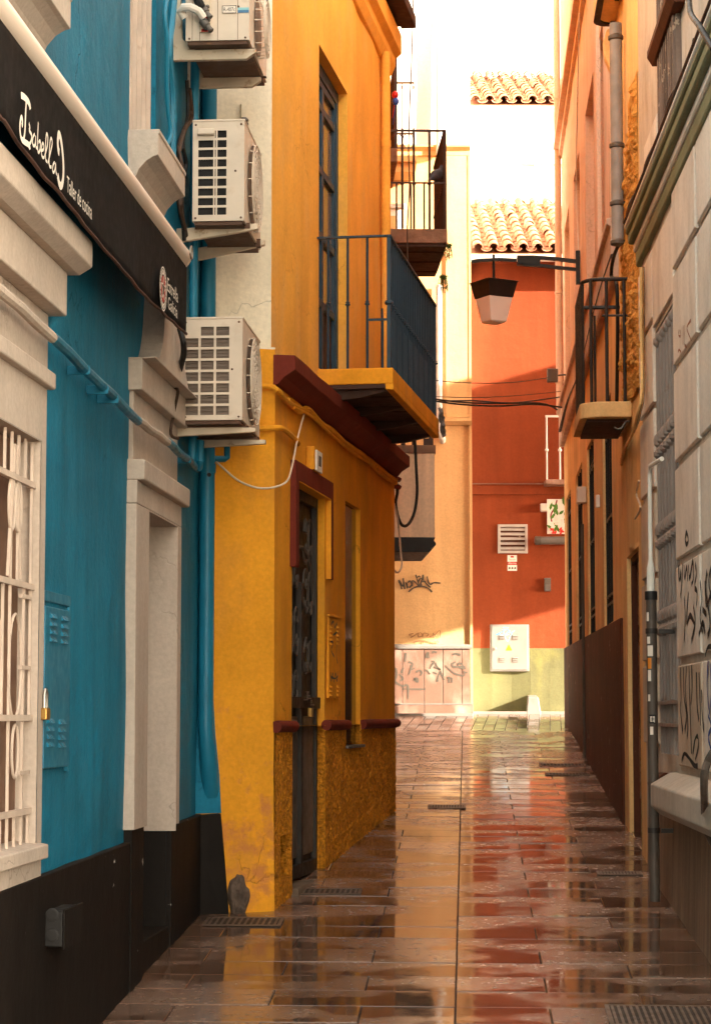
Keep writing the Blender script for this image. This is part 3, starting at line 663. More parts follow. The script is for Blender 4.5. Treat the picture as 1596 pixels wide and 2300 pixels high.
isa = [([(288, 325), (330, 350), (380, 405), (404, 460), (412, 518)], .022), ([(362, 365), (352, 500), (346, 650), (340, 800), (330, 880), (314, 930), (294, 915), (280, 860), (272, 780), (275, 700), (285, 640), (296, 622), (305, 660), (305, 715), (298, 738)], .016),
       ([(300, 925), (340, 960), (380, 985), (400, 1015), (406, 1060)], .020), ([(392, 700), (405, 760), (398, 800), (425, 850), (431, 900), (418, 955), (398, 985)], .012),
       ([(470, 850), (450, 880), (440, 950), (450, 1000), (467, 1008), (480, 960), (483, 870), (484, 1000), (500, 1040), (512, 1010)], .010), ([(518, 690), (513, 800), (508, 950), (512, 1070), (524, 1098), (540, 1062), (548, 985), (540, 940), (522, 965)], .011),
       ([(548, 1070), (584, 1062), (592, 1005), (577, 970), (561, 1030), (562, 1120), (579, 1168), (600, 1158)], .010), ([(602, 1150), (638, 1010), (646, 900), (633, 842), (621, 900), (612, 1080), (618, 1196), (636, 1222)], .011),
       ([(645, 1245), (684, 1080), (704, 980), (696, 912), (680, 925), (668, 1050), (662, 1220), (672, 1288), (694, 1292)], .011), ([(738, 1230), (717, 1260), (709, 1330), (721, 1368), (740, 1330), (751, 1245), (753, 1350), (768, 1402)], .010),
       ([(800, 1100), (786, 1060), (778, 960), (785, 880), (795, 850), (815, 900), (835, 1020), (850, 1180), (855, 1330), (850, 1450), (835, 1530), (815, 1550), (797, 1510), (786, 1450), (776, 1405)], .028)]
m = MB()
for i, (s, w) in enumerate(isa): ribbon(m, WB, smooth2([H(*zm(p), OP) for p in s]), w, OP + .0001 * i)
build(m, 'lettering', PRINT, AW)
tu0, tz0 = H(*zm((905, 1545)), OP); tu1, tz1 = H(*zm((1240, 2000)), OP)
letters('Taller de cocina', WB, tu0, tu1, tz1 - .002, tz1 + .055, OP, PRINT, AW)
eu, ez = H(367, 649, OP)
for r, r2, mt, dz in ((.100, .093, PRINT, 0), (.088, .066, PRINT, .0002), (.060, None, PRINTRED, .0001)):
    m = MB(); disc(m, WB, eu, ez, r, OP + dz, r2=r2); build(m, 'emblem', mt, AW)
st = lambda R, r: [(eu + (R if k % 2 == 0 else r) * sin(pi * k / 5), ez + (R if k % 2 == 0 else r) * cos(pi * k / 5)) for k in range(10)]
m = MB(); m.add([WB.P(u, OP + .0006, z) for u, z in st(.062, .029)], [tuple(range(10))]); build(m, 'emblem_star', PRINT, AW)
m = MB(); m.add([WB.P(u, OP + .0010, z) for u, z in st(.048, .021)], [tuple(range(10))]); build(m, 'emblem_star', PIPING, AW)
m = MB()
for k in range(26):
    a = 2 * pi * k / 26
    if k % 13 in (0, 6): continue
    m.add([WB.P(eu + r_ * cos(a + da), OP + .0005, ez + r_ * sin(a + da)) for r_, da in ((.071, -.05), (.084, -.05), (.084, .05), (.071, .05))], [(0, 1, 2, 3)])
build(m, 'emblem_ring_text', CLOTH, AW)
g0 = H(376.5, 640, OP)[0]; g1 = H(399.5, 690, OP)[0]; zE = H(378, 655, OP)[1]; zG = H(381, 690, OP)[1]
letters('Estrella', WB, g0, g1, zE, zE + .062, OP, PRINT, AW)
letters('Galicia', WB, g0 + .02, g1 - .01, zG - .012, zG + .045, OP, PRINT, AW)
# ------------------------------------------------------------------ air conditioners
def air_con(x0, x1, ytop, ybot, Yn, ln, kind, label, arms):
    u = WB.uy(Yn); C = WB.cross(u); o0, z0 = C.hit(x0, ybot); o1, z1 = C.hit(x1, ytop)
    t = thing('air_conditioner', WB.P(u + ln / 2, (o0 + o1) / 2, z0), label, 'air conditioner', 'outdoor air conditioning units')
    w, h = o1 - o0, z1 - z0; holes = []
    if kind == 'low':
        for i in range(8):
            for j in range(3):
                if i == 0 and j == 0: continue
                a = o0 + w * (.055 + .255 * j); zt = z1 - h * (.075 + .1125 * i); holes.append((a, a + w * .215, zt - h * .088, zt, 0))
    if kind == 'mid':
        for i in range(9):
            zt = z1 - h * (.09 + .097 * i)
            if i > 0: holes.append((o0 + w * .11, o0 + w * .40, zt - h * .073, zt, 0))
            holes.append((o0 + w * .48, o0 + w * .655, zt - h * .073, zt, 0)); holes.append((o0 + w * .43, o0 + w * .448, zt - h * .073, zt, 0))
    m = panel(C, o0, o1, z0, z1, holes, step=1, amp=0)
    q = [C.P(o0, 0, z0), C.P(o1, 0, z0), C.P(o1, 0, z1), C.P(o0, 0, z1)]; r = [p - C.n * ln for p in q]
    m.prism(q, r, cap=False); m.add(r, [(0, 1, 2, 3)]); bmc = build(m, 'casing', ACWHITE, t)
    if kind in ('low', 'mid'):
        m = MB(); m.wbox(C, o0 + .01, o0 + w * .82, -.04, -.018, z0 + h * .04, z1 - h * .03); build(m, 'coil', FINS if kind == 'low' else DARKCAV, t)
        for i in range(9 if kind == 'low' else 0):
            pass
    if kind == 'low':
        for i in range(26):
            z = z0 + h * (.06 + .034 * i); m = MB(); m.wbox(C, o0 + .02, o0 + w * .80, -.0175, -.012, z - .003, z + .003); build(m, 'fin', FINS, t)
        m = MB(); m.wbox(C, o0 + w * .06, o0 + w * .27, -.012, -.006, z1 - h * .155, z1 - h * .08); build(m, 'handle_recess', ACBRACKET, t)
    if kind == 'mid':
        m = MB(); m.wprof(C, [(-.01, z1 - h * .07), (.02, z1 - h * .075), (.024, z1 - h * .13), (.015, z1 - h * .14), (-.01, z1 - h * .14)], o0 + w * .10, o0 + w * .42); build(m, 'handle', ACWHITE, t, bevel=.004)
        m = MB(); m.wbox(C, o0 + w * .11, o0 + w * .40, -.02, -.012, z1 - h * .163, z1 - h * .142); build(m, 'handle_slot', DARKCAV, t)
    # lid and base
    m = MB(); m.wbox(C, o0 - .004, o1 + .004, -ln - .004, .004, z1 - .0, z1 + .012); build(m, 'lid', ACWHITE, t, bevel=.004)
    m = MB(); m.wbox(C, o0 + .01, o1 - .01, -ln + .01, -.01, z0 - .02, z0 - .001); build(m, 'base', RUST, t)
    # fan guard on the street side
    FW = Wall(tuple(WB.P(0, o1 + .004, 0)[:2]), tuple(WB.P(1, o1 + .004, 0)[:2]))
    fu, fz, fr = u + ln * (.5 if kind != 'top' else .45), z0 + h * .48, min(h * .44, ln * .46)
    m = MB(); disc(m, FW, fu, fz, fr, .001, 32); build(m, 'fan_well', FINS, t)
    go = .022 if kind != 'top' else .05
    m = MB()
    for k in range(7):
        rr = fr * (k + 1) / 7; m.tube([FW.P(fu + rr * cos(2 * pi * q_ / 32), go, fz + rr * sin(2 * pi * q_ / 32)) for q_ in range(32)], .0035, 5, closed=True)
    for k in range(16):
        a = 2 * pi * k / 16; m.tube([FW.P(fu + .02 * cos(a), go, fz + .02 * sin(a)), FW.P(fu + fr * cos(a), go, fz + fr * sin(a)), FW.P(fu + fr * 1.02 * cos(a), .0, fz + fr * 1.02 * sin(a))], .003, 5)
    build(m, 'fan_guard', ACWHITE, t, smooth=True)
    for q_, (xa, ya, xb, yb, du, th) in enumerate(arms):
        Ca = WB.cross(u + du); a0, za = Ca.hit(xa, ya); a1, zb = Ca.hit(xb, yb); a0 = 0.0
        m = MB(); m.wpoly(Ca, [(a0, za - th), (a0, za), (a1, zb + th * .15), (a1, zb - th * .25)] if kind != 'top' else [(a0, za - th), (a0, za + .3), (a0 + .04, za + .3), (a0 + .05, za + .06), (a0 + .12, za), (a1, za), (a1, za - th * .4), (a1 - .05, za - th)], -.018, .018)
        build(m, 'bracket', ACBRACKET, t, bevel=.003)
        m = MB(); m.wbox(Ca, o0 + .0, o1 + .02, -.022, .022, zb + th * .2 if kind != 'top' else za + .001, z0 - .021); build(m, 'mounting_rail', RUST, t)
    for (fo, fz_) in ((.06, .03), (.94, .03), (.06, .97), (.94, .97), (.83, .5)):
        m = MB(); m.lathe(C.P(o0 + w * fo, 0, z0 + h * fz_), C.n, [(.006, 0), (.006, .003), (.003, .004)], 8); build(m, 'screw', RUST, t)
    return t, C, o0, o1, z0, z1, u
air_con(432, 549, 272, 497, 11.5, .74, 'mid', 'middle air conditioner with two columns of dark louvre slots on its side', [(386, 515, 580, 508, .12, .075), (418, 560, 595, 544, .58, .075)])
air_con(408, 545, 716, 944, 11.5, .76, 'low', 'lowest air conditioner with a lattice grille of many openings on its side', [(386, 958, 575, 965, .10, .055), (416, 985, 597, 992, .58, .055)])
tA, CA, o0, o1, z0, z1, uA = air_con(417, 560, -60, 92, 11.35, .80, 'top', 'uppermost air conditioner with pipe valves and a refrigerant plate', [(386, 115, 575, 115, .10, .055), (402, 178, 586, 178, .62, .055)])
m = MB(); m.wbox(CA, o0 + .075, o0 + .135, 0, .016, z0 + .04, z1 + .03); build(m, 'valve_plate', ACBRACKET, tA, bevel=.004)
def c3(x, y, d): o, z = CA.hit(x, y, d); return CA.P(o, d, z)
for (x, y) in ((458, 22), (460, 52)):
    m = MB(); m.lathe(c3(x - 8, y - 8, .04), Vector((.5, -.2, -.6)), [(.012, 0), (.022, .01), (.022, .05), (.014, .055), (.014, .09)], 10); build(m, 'valve', GREYMETAL, tA, smooth=True)
    m = MB(); m.ball(c3(x + 8, y - 7, .018), .012, 8); m.ball(c3(x + 2, y + 12, .018), .010, 8); build(m, 'valve_cap', GREYMETAL, tA, smooth=True)
for (x, y) in ((461, 38), (461, 68)):
    a, z = CA.hit(x, y, .0175); m = MB(); m.wbox(CA, a - .02, a + .02, .016, .0175, z - .008, z + .008); build(m, 'label_strip', PRINTRED, tA)
pa, pz = CA.hit(499, 30, .004); pb, pz1 = CA.hit(531, 12, .004)
m = MB(); m.wbox(CA, pa, pb, -.002, .004, pz, pz1); build(m, 'refrigerant_plate', PRINT, tA)
for q_ in ((pa, pa + .003, pz, pz1), (pb - .003, pb, pz, pz1), (pa + .003, pb - .003, pz1 - .003, pz1), (pa + .003, pb - .003, pz, pz + .003)):
    m = MB(); m.wbox(CA, q_[0], q_[1], .0042, .0048, q_[2], q_[3]); build(m, 'plate_border', INK, tA)
letters('R-407c', CA, pa + .008, pb - .007, pz + .010, pz1 - .010, .0052, INK, tA)
BLS = paint('blue_sticker', (.06, .16, .28), rough=.4); BLS2 = paint('pale_blue_sticker', (.22, .45, .48), rough=.4)
for (ya, yb, mt) in ((17, 22, BLS2), (22.3, 28, BLS)):
    a, zt = CA.hit(534, ya, .003); a1, zb = CA.hit(559, yb, .003); m = MB(); m.wbox(CA, a, a1, -.001, .003, zb, zt); build(m, 'sticker', mt, tA)
for xs in (432, 449, 489, 534):
    a, _ = CA.hit(xs, 50, .001); m = MB(); m.wbox(CA, a - .0012, a + .0012, -.001, .0012, z0, z1); build(m, 'panel_seam', RUST, tA)
m = MB(); pts = [c3(414, 40, .03), c3(404, 25, .05), c3(412, 17, .07), c3(428, 16, .08), c3(446, 24, .07), c3(458, 40, .05)]
m.tube(pts, .022, 9); build(m, 'insulated_pipe', PRINT, tA, smooth=True)
m = MB(); m.tube([c3(436, -30, .07), c3(445, 2, .08), c3(452, 16, .06)], .024, 9); build(m, 'insulated_pipe', CABLE, tA, smooth=True)
# grey junction box and hose beside the lowest unit
u_, z_ = H(366, 800, .06)
JB2 = thing('junction_box', WB.P(u_, .02, z_), 'pale square junction box on the blue wall beside the lowest air conditioner', 'junction box')
ub, zt = H(402, 742, .10); C2 = WB.cross(WB.uy(11.42)); a0, zb = C2.hit(367, 790); a1, zt = C2.hit(401, 742)
m = MB(); m.wbox(C2, .0, a1, -.10, 0, zb - .02, zt); build(m, 'box', ACWHITE, JB2, bevel=.006)
m = MB(); m.lathe(C2.P(a0 + .02, .0, zt - .04), C2.n, [(.02, 0), (.02, .02), (.012, .022)], 10); m.lathe(C2.P(a0 + .02, .0, zt - .10), C2.n, [(.02, 0), (.02, .02), (.012, .022)], 10); build(m, 'cable_gland', BLUE_PIPE, JB2)
cable('hose', [W_(404, 738, .12), W_(412, 770, .14), W_(412, 800, .13), W_(404, 830, .09), W_(398, 860, .06)], .016, CABLE, 'black corrugated hose curling under the valance end')
cable('cable', [W_(392, 870, .07), W_(400, 880, .09), W_(390, 930, .06), W_(384, 975, .05), W_(400, 985, .06)], .008, CABLEBR, 'brown wire behind the lowest air conditioner')
# ------------------------------------------------------------------ yellow house
YH = thing('yellow_house', WYL.P(2.5, 0, gz(15)), 'ochre yellow house with oxblood cornice, rough base and iron door', 'house')
hl = WYL.hit; hu = WY.hit
cz1 = WYL.cross(0).hit(667, 794)[1]                    # top of the cornice
dz = hl(700, 1630)[1]                                   # level of the dado roll
dU0, dU1 = hl(655, 1550)[0], hl(729, 1400)[0]; dZ1 = hl(672, 1078)[1]; dZ0 = hl(657, 1985)[1]
sU0, sZ1 = hl(775, 1124); sU1 = hl(808.5, 1150)[0]; sZ0 = hl(780, 1674)[1]
LH = [(dU0, dU1, dZ0, dZ1, .09), (sU0, sU1, sZ0, sZ1, .10)]
build(panel(WYL, 0, WYL.L, dz, cz1 - .02, [(a, b_, max(c, dz), d, k) for a, b_, c, d, k in LH], amp=.006), 'ground_floor_wall', YELLOW, YH)
vu0, vz1 = hl(628, 1878); vu1 = hl(652, 1890)[0]; vz0 = hl(640, 1972)[1]
m = panel(WYL, 0, WYL.L, gz(12.3) - .1, dz, [(dU0, dU1, dZ0 - .4, dz + 1, 0), (sU0, sU1, sZ0, dz + 1, 0), (vu0, vu1, vz0, vz1, .15)], step=.022, amp=.0075, sc=38)
for i, v in enumerate(m.v): m.v[i] = v + WYL.n * .006
for (a, c) in ((dU1, dz), (dU0, dz)): m.wbox(WYL, a - .0005, a + .0005, -.09, .006, gz(12.5) - .1, c)
m.wbox(WYL, sU1 - .0005, sU1 + .0005, -.10, .006, sZ0, dz)
build(m, 'roughcast_base', ROUGHCAST, YH)
m = MB(); m.wbox(WYL, vu0 + .003, vu1 - .003, -.149, -.14, vz0, vz1); build(m, 'vent_shade', DARKCAV, YH)
m = MB(); m.wbox(WYL, sU0 - .03, sU1 + .04, -.10, .03, sZ0 - .02, sZ0 - .001); build(m, 'window_sill', GREYMETAL, YH, bevel=.003)
# dado roll in three lengths
for a, b_ in ((.0, dU0 - .0), (dU1, sU0), (sU1, WYL.L + .03)):
    m = MB(); m.tube([WYL.P(a + (b_ - a) * k / 8, .012, dz) for k in range(9)], .034, 12); m.wob(.004, 6); build(m, 'dado_roll', OXBLOOD, YH, smooth=True)
# short face
ct = WYN.hit(560, 782)[1]
NU = WYN.L
m = panel(WYN, WYN.hit(440, 1400)[0], NU, gz(12.4) - .1, ct, [], step=.06, amp=.006, sc=5)
for i, v in enumerate(m.v):                             # the corner spreads a little towards its foot
    f = max(0, (1.75 - v.z)) / .9; uu = (v - WYN.A).dot(WYN.t)
    if uu > NU - .2: m.v[i] = v - WYN.t * 0 + WYN.n * .03 * f * f
SHORT = plaster('ochre_worn', (.80, .33, .022), var=.15, vs=1.6, rough=.85, streak=.06, stain=(.50, .22, .05), samt=.5, bump=.8, peel=(.60, .22, .055), pth=.58, psoft=.14, prad=(-.62, 12.5, 1.0, .75), dist=.006, crack=.6)
build(m, 'short_wall', SHORT, YH)
m = MB(); m.wbox(WYN, .05, NU - .012, -.30, -.044, ct - .3, 7.9); build(m, 'gable_wall', CREAM, YH)
m = MB(); m.wbox(WYN, WYN.hit(480, 780)[0], NU, -.02, .0, ct, ct + .012); build(m, 'offset_ledge', CREAM, YH)
m = MB(); cu_, cz_ = WYN.hit(537, 2012, .04); RG = 7; SG = 26      # rough mortar patch low on the corner
for i in range(RG + 1):
    for k in range(SG):
        a = 2 * pi * k / SG; t = i / RG; R_ = 1 + .38 * noise.noise(Vector((cos(a) * 1.7, sin(a) * 1.7, 4)))
        m.v.append(WYN.P(cu_ + .062 * t * R_ * cos(a), .030 + (.026 + .016 * noise.noise(Vector((t * 4 * cos(a), t * 4 * sin(a), 9)))) * (1 - t ** 3) - .03 * (t == 1), cz_ + .135 * t * R_ * sin(a)))
for i in range(RG):
    for k in range(SG): m.f.append((i * SG + k, i * SG + (k + 1) % SG, (i + 1) * SG + (k + 1) % SG, (i + 1) * SG + k))
build(m, 'mortar_patch', paint('grey_mortar', (.11, .075, .055), rough=.9, bump=.8, var=.4, vs=20), YH)
# upper floor
wU0, wZ1 = hu(716.5, 99); wU1 = hu(780, 221)[0]
bn, bzt = hu(711, 822); WZ0 = bzt + .0
EAV = 7.9
build(panel(WY, 0, WY.L, cz1 - .05, EAV, [(wU0, wU1, WZ0, wZ1, .13)], amp=.007), 'upper_wall', YELLOW_UP, YH)
m = MB(); m.wbox(WY, 0.02, WY.L - .02, -5, -.30, 0, EAV); build(m, 'house_core', YELLOW_UP, YH)
m = MB(); m.wbox(WYL, WYL.L - .25, WYL.L, -5, -.001, 0, cz1); m.wbox(WY, WY.L - .25, WY.L, -5, -.001, cz1, EAV); build(m, 'far_wall', YELLOW, YH)
# oxblood cornice between the floors
m = MB(); cu = [(-.05, cz1), (.118, cz1 - .01), (.118, cz1 - .095), (.10, cz1 - .105), (.055, cz1 - .135), (.02, cz1 - .175), (-.02, cz1 - .18)]
nseg = 24
for k in range(nseg):
    a, c = -.005 + (WYL.L + .03) * k / nseg, -.005 + (WYL.L + .03) * (k + 1) / nseg
vs = []; 
for k in range(nseg + 1):
    u = -.005 + (WYL.L + .035) * k / nseg
    vs.append([WYL.P(u, o + .004 * noise.noise(Vector((u * 3, o * 9, 1))), z + .006 * noise.noise(Vector((u * 2, z, 5)))) for o, z in cu])
n_ = len(cu); base = len(m.v)
for r_ in vs: m.v += r_
for k in range(nseg):
    for j in range(n_): m.f.append((k * n_ + j, k * n_ + (j + 1) % n_, (k + 1) * n_ + (j + 1) % n_, (k + 1) * n_ + j))
m.f.append(tuple(range(n_))); m.f.append(tuple(nseg * n_ + j for j in range(n_ - 1, -1, -1)))
build(m, 'cornice', OXBLOOD, YH, bevel=.004)
# top cornice, eave board and the yellow rain pipe
tu, tz = hu(853, 118)
m = MB(); m.wprof(WY, [(-.02, tz - .05), (.02, tz - .03), (.05, tz + .04), (.05, tz + .10), (.10, tz + .14), (.10, tz + .30), (-.02, tz + .30)], 0, WY.L + .02); build(m, 'top_cornice', YELLOW_UP, YH, bevel=.006)
ez = at(915, 44, 17.3).z
m = MB(); m.wbox(WY, WY.L - .95, WY.L + .0, .10, .22, ez, ez + .10); build(m, 'eave_board', WOODDK, YH, bevel=.006)
m = MB(); m.wbox(WY, WY.L - .95, WY.L + .0, .0, .0995, ez + .02, ez + .05); build(m, 'eave_soffit', WOODDK, YH)
pu_ = hu(866, 300, .045)[0]
m = MB(); m.tube([WY.P(pu_, .045, cz1), WY.P(pu_, .045, tz)], .036, 14)
build(m, 'rain_pipe', YELLOW_UP, YH, smooth=True)
for y in (330, 640):
    m = MB(); m.lathe(WY.P(pu_, .045, hu(866, y, .045)[1]), (0, 0, 1), [(.040, 0), (.040, .05)], 14); build(m, 'pipe_collar', YELLOW_UP, YH, smooth=True)
# blue french window
FW_ = -.115
m = MB(); f = .07
m.wbox(WY, wU0, wU0 + f, FW_, FW_ + .05, WZ0, wZ1); m.wbox(WY, wU1 - f, wU1, FW_, FW_ + .05, WZ0, wZ1); m.wbox(WY, wU0 + f, wU1 - f, FW_, FW_ + .05, wZ1 - .09, wZ1)
fr = build(m, 'window_frame', BLUE_IRON, YH, bevel=.004)
PANE = glass('curtained_pane', (.16, .10, .06), .12)
um = (wU0 + wU1) / 2; zmid = [WZ0, WZ0 + .75, WZ0 + 1.45, WZ0 + 2.1]
zz = [WZ0 + .02, hu(750, 718, FW_)[1], hu(750, 575, FW_)[1], hu(750, 435, FW_)[1], hu(750, 300, FW_)[1], wZ1 - .09]
for s0, s1 in ((wU0 + f, um), (um, wU1 - f)):
    for k in range(5):
        m = MB(); e = .035
        m.wbox(WY, s0, s0 + e, FW_ + .005, FW_ + .04, zz[k], zz[k + 1]); m.wbox(WY, s1 - e, s1, FW_ + .005, FW_ + .04, zz[k], zz[k + 1])
        m.wbox(WY, s0 + e, s1 - e, FW_ + .005, FW_ + .04, zz[k + 1] - .05, zz[k + 1]); sh = build(m, 'sash', BLUE_IRON, fr, bevel=.003)
        m = MB(); m.wbox(WY, s0 + e, s1 - e, FW_ + .012, FW_ + .018, zz[k], zz[k + 1] - .05)
        build(m, 'pane' if k else 'panel', PANE if k else WOODDK, fr)
# blue balcony
CB = WY.cross(bn); bo, bz = CB.hit(882, 825); bzb = CB.hit(882, 872)[1]
bf = WY.hit(985, 965, bo)[0]
m = MB(); nb = 10
for k in range(nb):                                  # slab with a ragged lower arris
    a, c = bn + (bf - bn) * k / nb, bn + (bf - bn) * (k + 1) / nb
m.wbox(WY, bn, bf, .0, bo, bzb + .03, bz); BAL = build(m, 'balcony', YELLOW, YH, bevel=.008)
for k in range(7):
    a, c = bn + .005 + (bf - bn - .01) * k / 7, bn + .005 + (bf - bn - .01) * (k + 1) / 7
    m = MB(); d_ = .0 + .012 * (k % 2); m.wbox(WY, a, c - .004, .012, bo - .03, bzb + .002 - d_ * .5, bzb + .0295); m.wob(.006, 9); build(m, 'underside_board', WOODDK, BAL)
for k in range(4):
    u = bn + .08 + (bf - bn - .2) * k / 3; m = MB(); m.wprof(WY, [(.0, bzb - .075), (bo * .55, bzb - .05), (bo - .05, bzb - .01), (bo - .05, bzb + .02), (0, bzb + .02)], u - .035, u + .035); build(m, 'joist', WOODDK, BAL)
m = MB(); m.wbox(WY, bn, bf, bo - .05, bo + .002, bzb - .012, bzb + .0295); m.wob(.007, 12); build(m, 'slab_edge', YELLOW, BAL, bevel=.005)
rz = CB.hit(872, 529)[1]; ro = CB.hit(872, 529)[0]
def bbar(p, q, w=.018, mat=BLUE_IRON, par=None):
    m = MB(); m.tube([p, q], w / 2, 8); return build(m, 'bar', mat, par or BAL, smooth=True)
m = MB(); m.bar(WY.P(bn + .01, -.03, rz), WY.P(bn + .01, ro, rz), .03, .012); build(m, 'hand_rail', BLUE_IRON, BAL)
m = MB(); m.bar(WY.P(bn + .01 - .015, ro, rz - .0005), WY.P(bf - .02, ro, rz - .0005), .032, .014); build(m, 'hand_rail', BLUE_IRON, BAL)
kz = CB.hit(780, 680)[1]
def post(u, o, big=1.0, z0=None):
    z0 = bz if z0 is None else z0
    m = MB(); m.tube([WY.P(u, o, z0), WY.P(u, o, rz - .008)], .0085 * big, 8); m.lathe(WY.P(u, o, kz - .02), (0, 0, 1), [(.009, 0), (.017 * big, .006), (.017 * big, .013), (.010, .018), (.016 * big, .024), (.009, .03)], 10)
    build(m, 'bar', BLUE_IRON, BAL, smooth=True)
for x in (736, 780, 824): post(bn + .01, CB.hit(x, 680)[0])
m = MB(); m.wbox(WY, bn, bn + .025, ro - .012, ro + .013, bz, rz - .007); build(m, 'corner_post', BLUE_IRON, BAL, bevel=.003)
m = MB(); m.lathe(WY.P(bn + .012, ro, kz - .02), (0, 0, 1), [(.018, 0), (.027, .008), (.027, .02), (.018, .03)], 10); build(m, 'collar', BLUE_IRON, BAL, smooth=True)
NB = 26
for k in range(1, NB + 1):
    u = bn + (bf - .03 - bn) * k / NB; post(u, ro, 1.0 if k < NB else 1.5)
for k in range(1, NB):
    if k % 3: 
        u = bn + (bf - .03 - bn) * (k + .5) / NB; m = MB(); m.tube([WY.P(u, ro + .002, bz), WY.P(u, ro + .002, kz - .08)], .007, 6); build(m, 'short_bar', BLUE_IRON, BAL, smooth=True)
sz = CB.hit(890, 716)[1]; so_ = CB.hit(823, 716)[0]
m = MB(); m.bar(WY.P(bn + .01, so_, sz), WY.P(bn + .01, ro - .013, sz), .012, .014); build(m, 'cross_bar', BLUE_IRON, BAL)
m = MB(); o8 = CB.hit(858, 760)[0]; m.tube([WY.P(bn + .01, o8, bz), WY.P(bn + .01, o8, sz - .008)], .008, 8); build(m, 'short_bar', BLUE_IRON, BAL, smooth=True)
for k in range(5):
    o = ro * (.15 + .17 * k); m = MB(); m.tube([WY.P(bf - .03, o, bz), WY.P(bf - .03, o, rz - .01)], .009, 8); build(m, 'bar', BLUE_IRON, BAL, smooth=True)
# far end: roof board seen over the rail, rag tied to the last post
rp = at(968, 700, 16.9)
RAG = paint('grey_rag', (.16, .14, .13), rough=.9, var=.4, vs=25)
m = MB(); n_ = 9
c = WY.P(bf - .02, ro + .03, hu(976, 925, ro)[1])
for i in range(n_):
    for j in range(7):
        t = i / (n_ - 1); a = (j - 3) * .5
        m.v.append(c + WY.t * (.05 * sin(a) + .03 * sin(i * 1.7 + j)) + WY.n * (.03 * cos(a) + .02 * noise.noise(Vector((i * .7, j * .9, 2))) + .02 * t) + Vector((0, 0, .02 - .20 * t + .015 * sin(j * 2.1))))
for i in range(n_ - 1):
    for j in range(6): q = i * 7 + j; m.f.append((q, q + 1, q + 8, q + 7))
o_ = build(m, 'rag', RAG, None, smooth=True, label='grey rag knotted round the far foot of the blue balcony rail', cat='rag')
s_ = o_.modifiers.new('thick', 'SOLIDIFY'); s_.thickness = .006
# oxblood door surround
fo = .035; f0, fz1 = hl(665, 1032, fo); f1 = hl(749, 1086, fo)[0]; i0 = hl(672, 1160, fo)[0]; i1 = hl(744.5, 1160, fo)[0]; iz = hl(672.6, 1079, fo)[1]
fbl = hl(662, 1271, fo)[1]; fbr = hl(745, 1301, fo)[1]
m = MB(); m.wpoly(WYL, [(f0, fbl), (i0, fbl), (i0, iz), (i1, iz), (i1, fbr), (f1, fbr), (f1, fz1), (f0, fz1)], -.01, fo); build(m, 'door_surround', OXBLOOD, YH, bevel=.004)
m = MB(); m.wbox(WYL, i0 - .0, i1, -.088, fo - .002, iz - .006, iz - .001); m.wbox(WYL, i1 - .007, i1 - .001, -.088, fo - .002, fbr, iz - .007); build(m, 'door_reveal', YELLOW, YH)
# iron door
DR = MB(); DR.wbox(WYL, dU0 + .002, dU1 - .002, -.088, -.082, dZ0, dZ1 - .002); door = build(DR, 'door', BLACK, YH)
fw = .05
m = MB(); m.wbox(WYL, dU0 + .004, dU0 + fw, -.08, -.045, dZ0, dZ1 - .01); m.wbox(WYL, dU1 - fw, dU1 - .004, -.08, -.045, dZ0, dZ1 - .01); m.wbox(WYL, dU0 + fw, dU1 - fw, -.08, -.045, dZ1 - .09, dZ1 - .01); m.wbox(WYL, dU0 + fw, dU1 - fw, -.08, -.045, dZ0 + .0, dZ0 + .08)
build(m, 'door_frame', IRON, door, bevel=.003)
dm = (dU0 + dU1) / 2; lk = hl(685, 1580, -.05)[1]
m = MB(); m.wbox(WYL, dm - .035, dm - .004, -.078, -.04, dZ0 + .08, dZ1 - .6); m.wbox(WYL, dm + .004, dm + .035, -.078, -.04, dZ0 + .08, dZ1 - .6); build(m, 'middle_stile', IRON, door, bevel=.003)
m = MB(); m.wbox(WYL, dU0 + fw, dU1 - fw + .04, -.044, -.025, lk - .03, lk + .04); build(m, 'lock_rail', IRON, door, bevel=.003)
for s0, s1 in ((dU0 + fw + .02, dm - .05), (dm + .05, dU1 - fw - .02)):
    m = MB(); m.wbox(WYL, s0, s1, -.078, -.06, dZ0 + .12, lk - .08); build(m, 'lower_panel', GREYMETAL, door, bevel=.01)
def scroll(uc, zc, r, flip, mirror, turns=1.35):
    pts = []
    for k in range(26):
        t = k / 25; a = turns * 2 * pi * t; rr = r * (1 - .8 * t)
        pts.append(WYL.P(uc + mirror * rr * cos(a) * .8, -.052 + .006 * t, zc + flip * (rr * sin(a) * 1.25 + r * 1.2 * (1 - t))))
    m = MB(); m.tube(pts, .006, 6); build(m, 'scroll', SCROLL, door, smooth=True)
hh = dZ1 - .15 - (lk + .1)
for i in range(6):
    zc_ = lk + .12 + hh * (i + .35) / 6; r_ = .085 + .02 * ((i * 7) % 3)
    for mr, off in ((1, -.20), (-1, .20), (-1, -.36), (1, .36)):
        if abs(off) < .3 or i % 2 == 0: scroll(dm + off * .9, zc_ + .03 * (off > 0), r_, 1 if (i + (off > 0)) % 2 else -1, mr)
arch = [WYL.P(dm + .42 * cos(a), -.05, dZ1 - .72 + .34 * sin(a)) for a in [pi * k / 18 for k in range(19)]]
m = MB(); m.tube(arch, .012, 7); build(m, 'arch', SCROLL, door, smooth=True)
for i in range(3): scroll(dm + .03, dZ0 + .35 + .24 * i, .06, 1 if i % 2 else -1, 1 if i % 2 else -1)
m = MB(); m.wprof(WYL, [(-.12, dZ0 - .02), (.04, dZ0 - .02), (.05, dZ0 - .04), (.05, dZ0 - .25), (-.12, dZ0 - .25)], dU0 - .02, dU1 + .06); m.wob(.006, 9); build(m, 'door_step', plaster('stone_step', (.16, .11, .075), rough=.8), YH, bevel=.008)
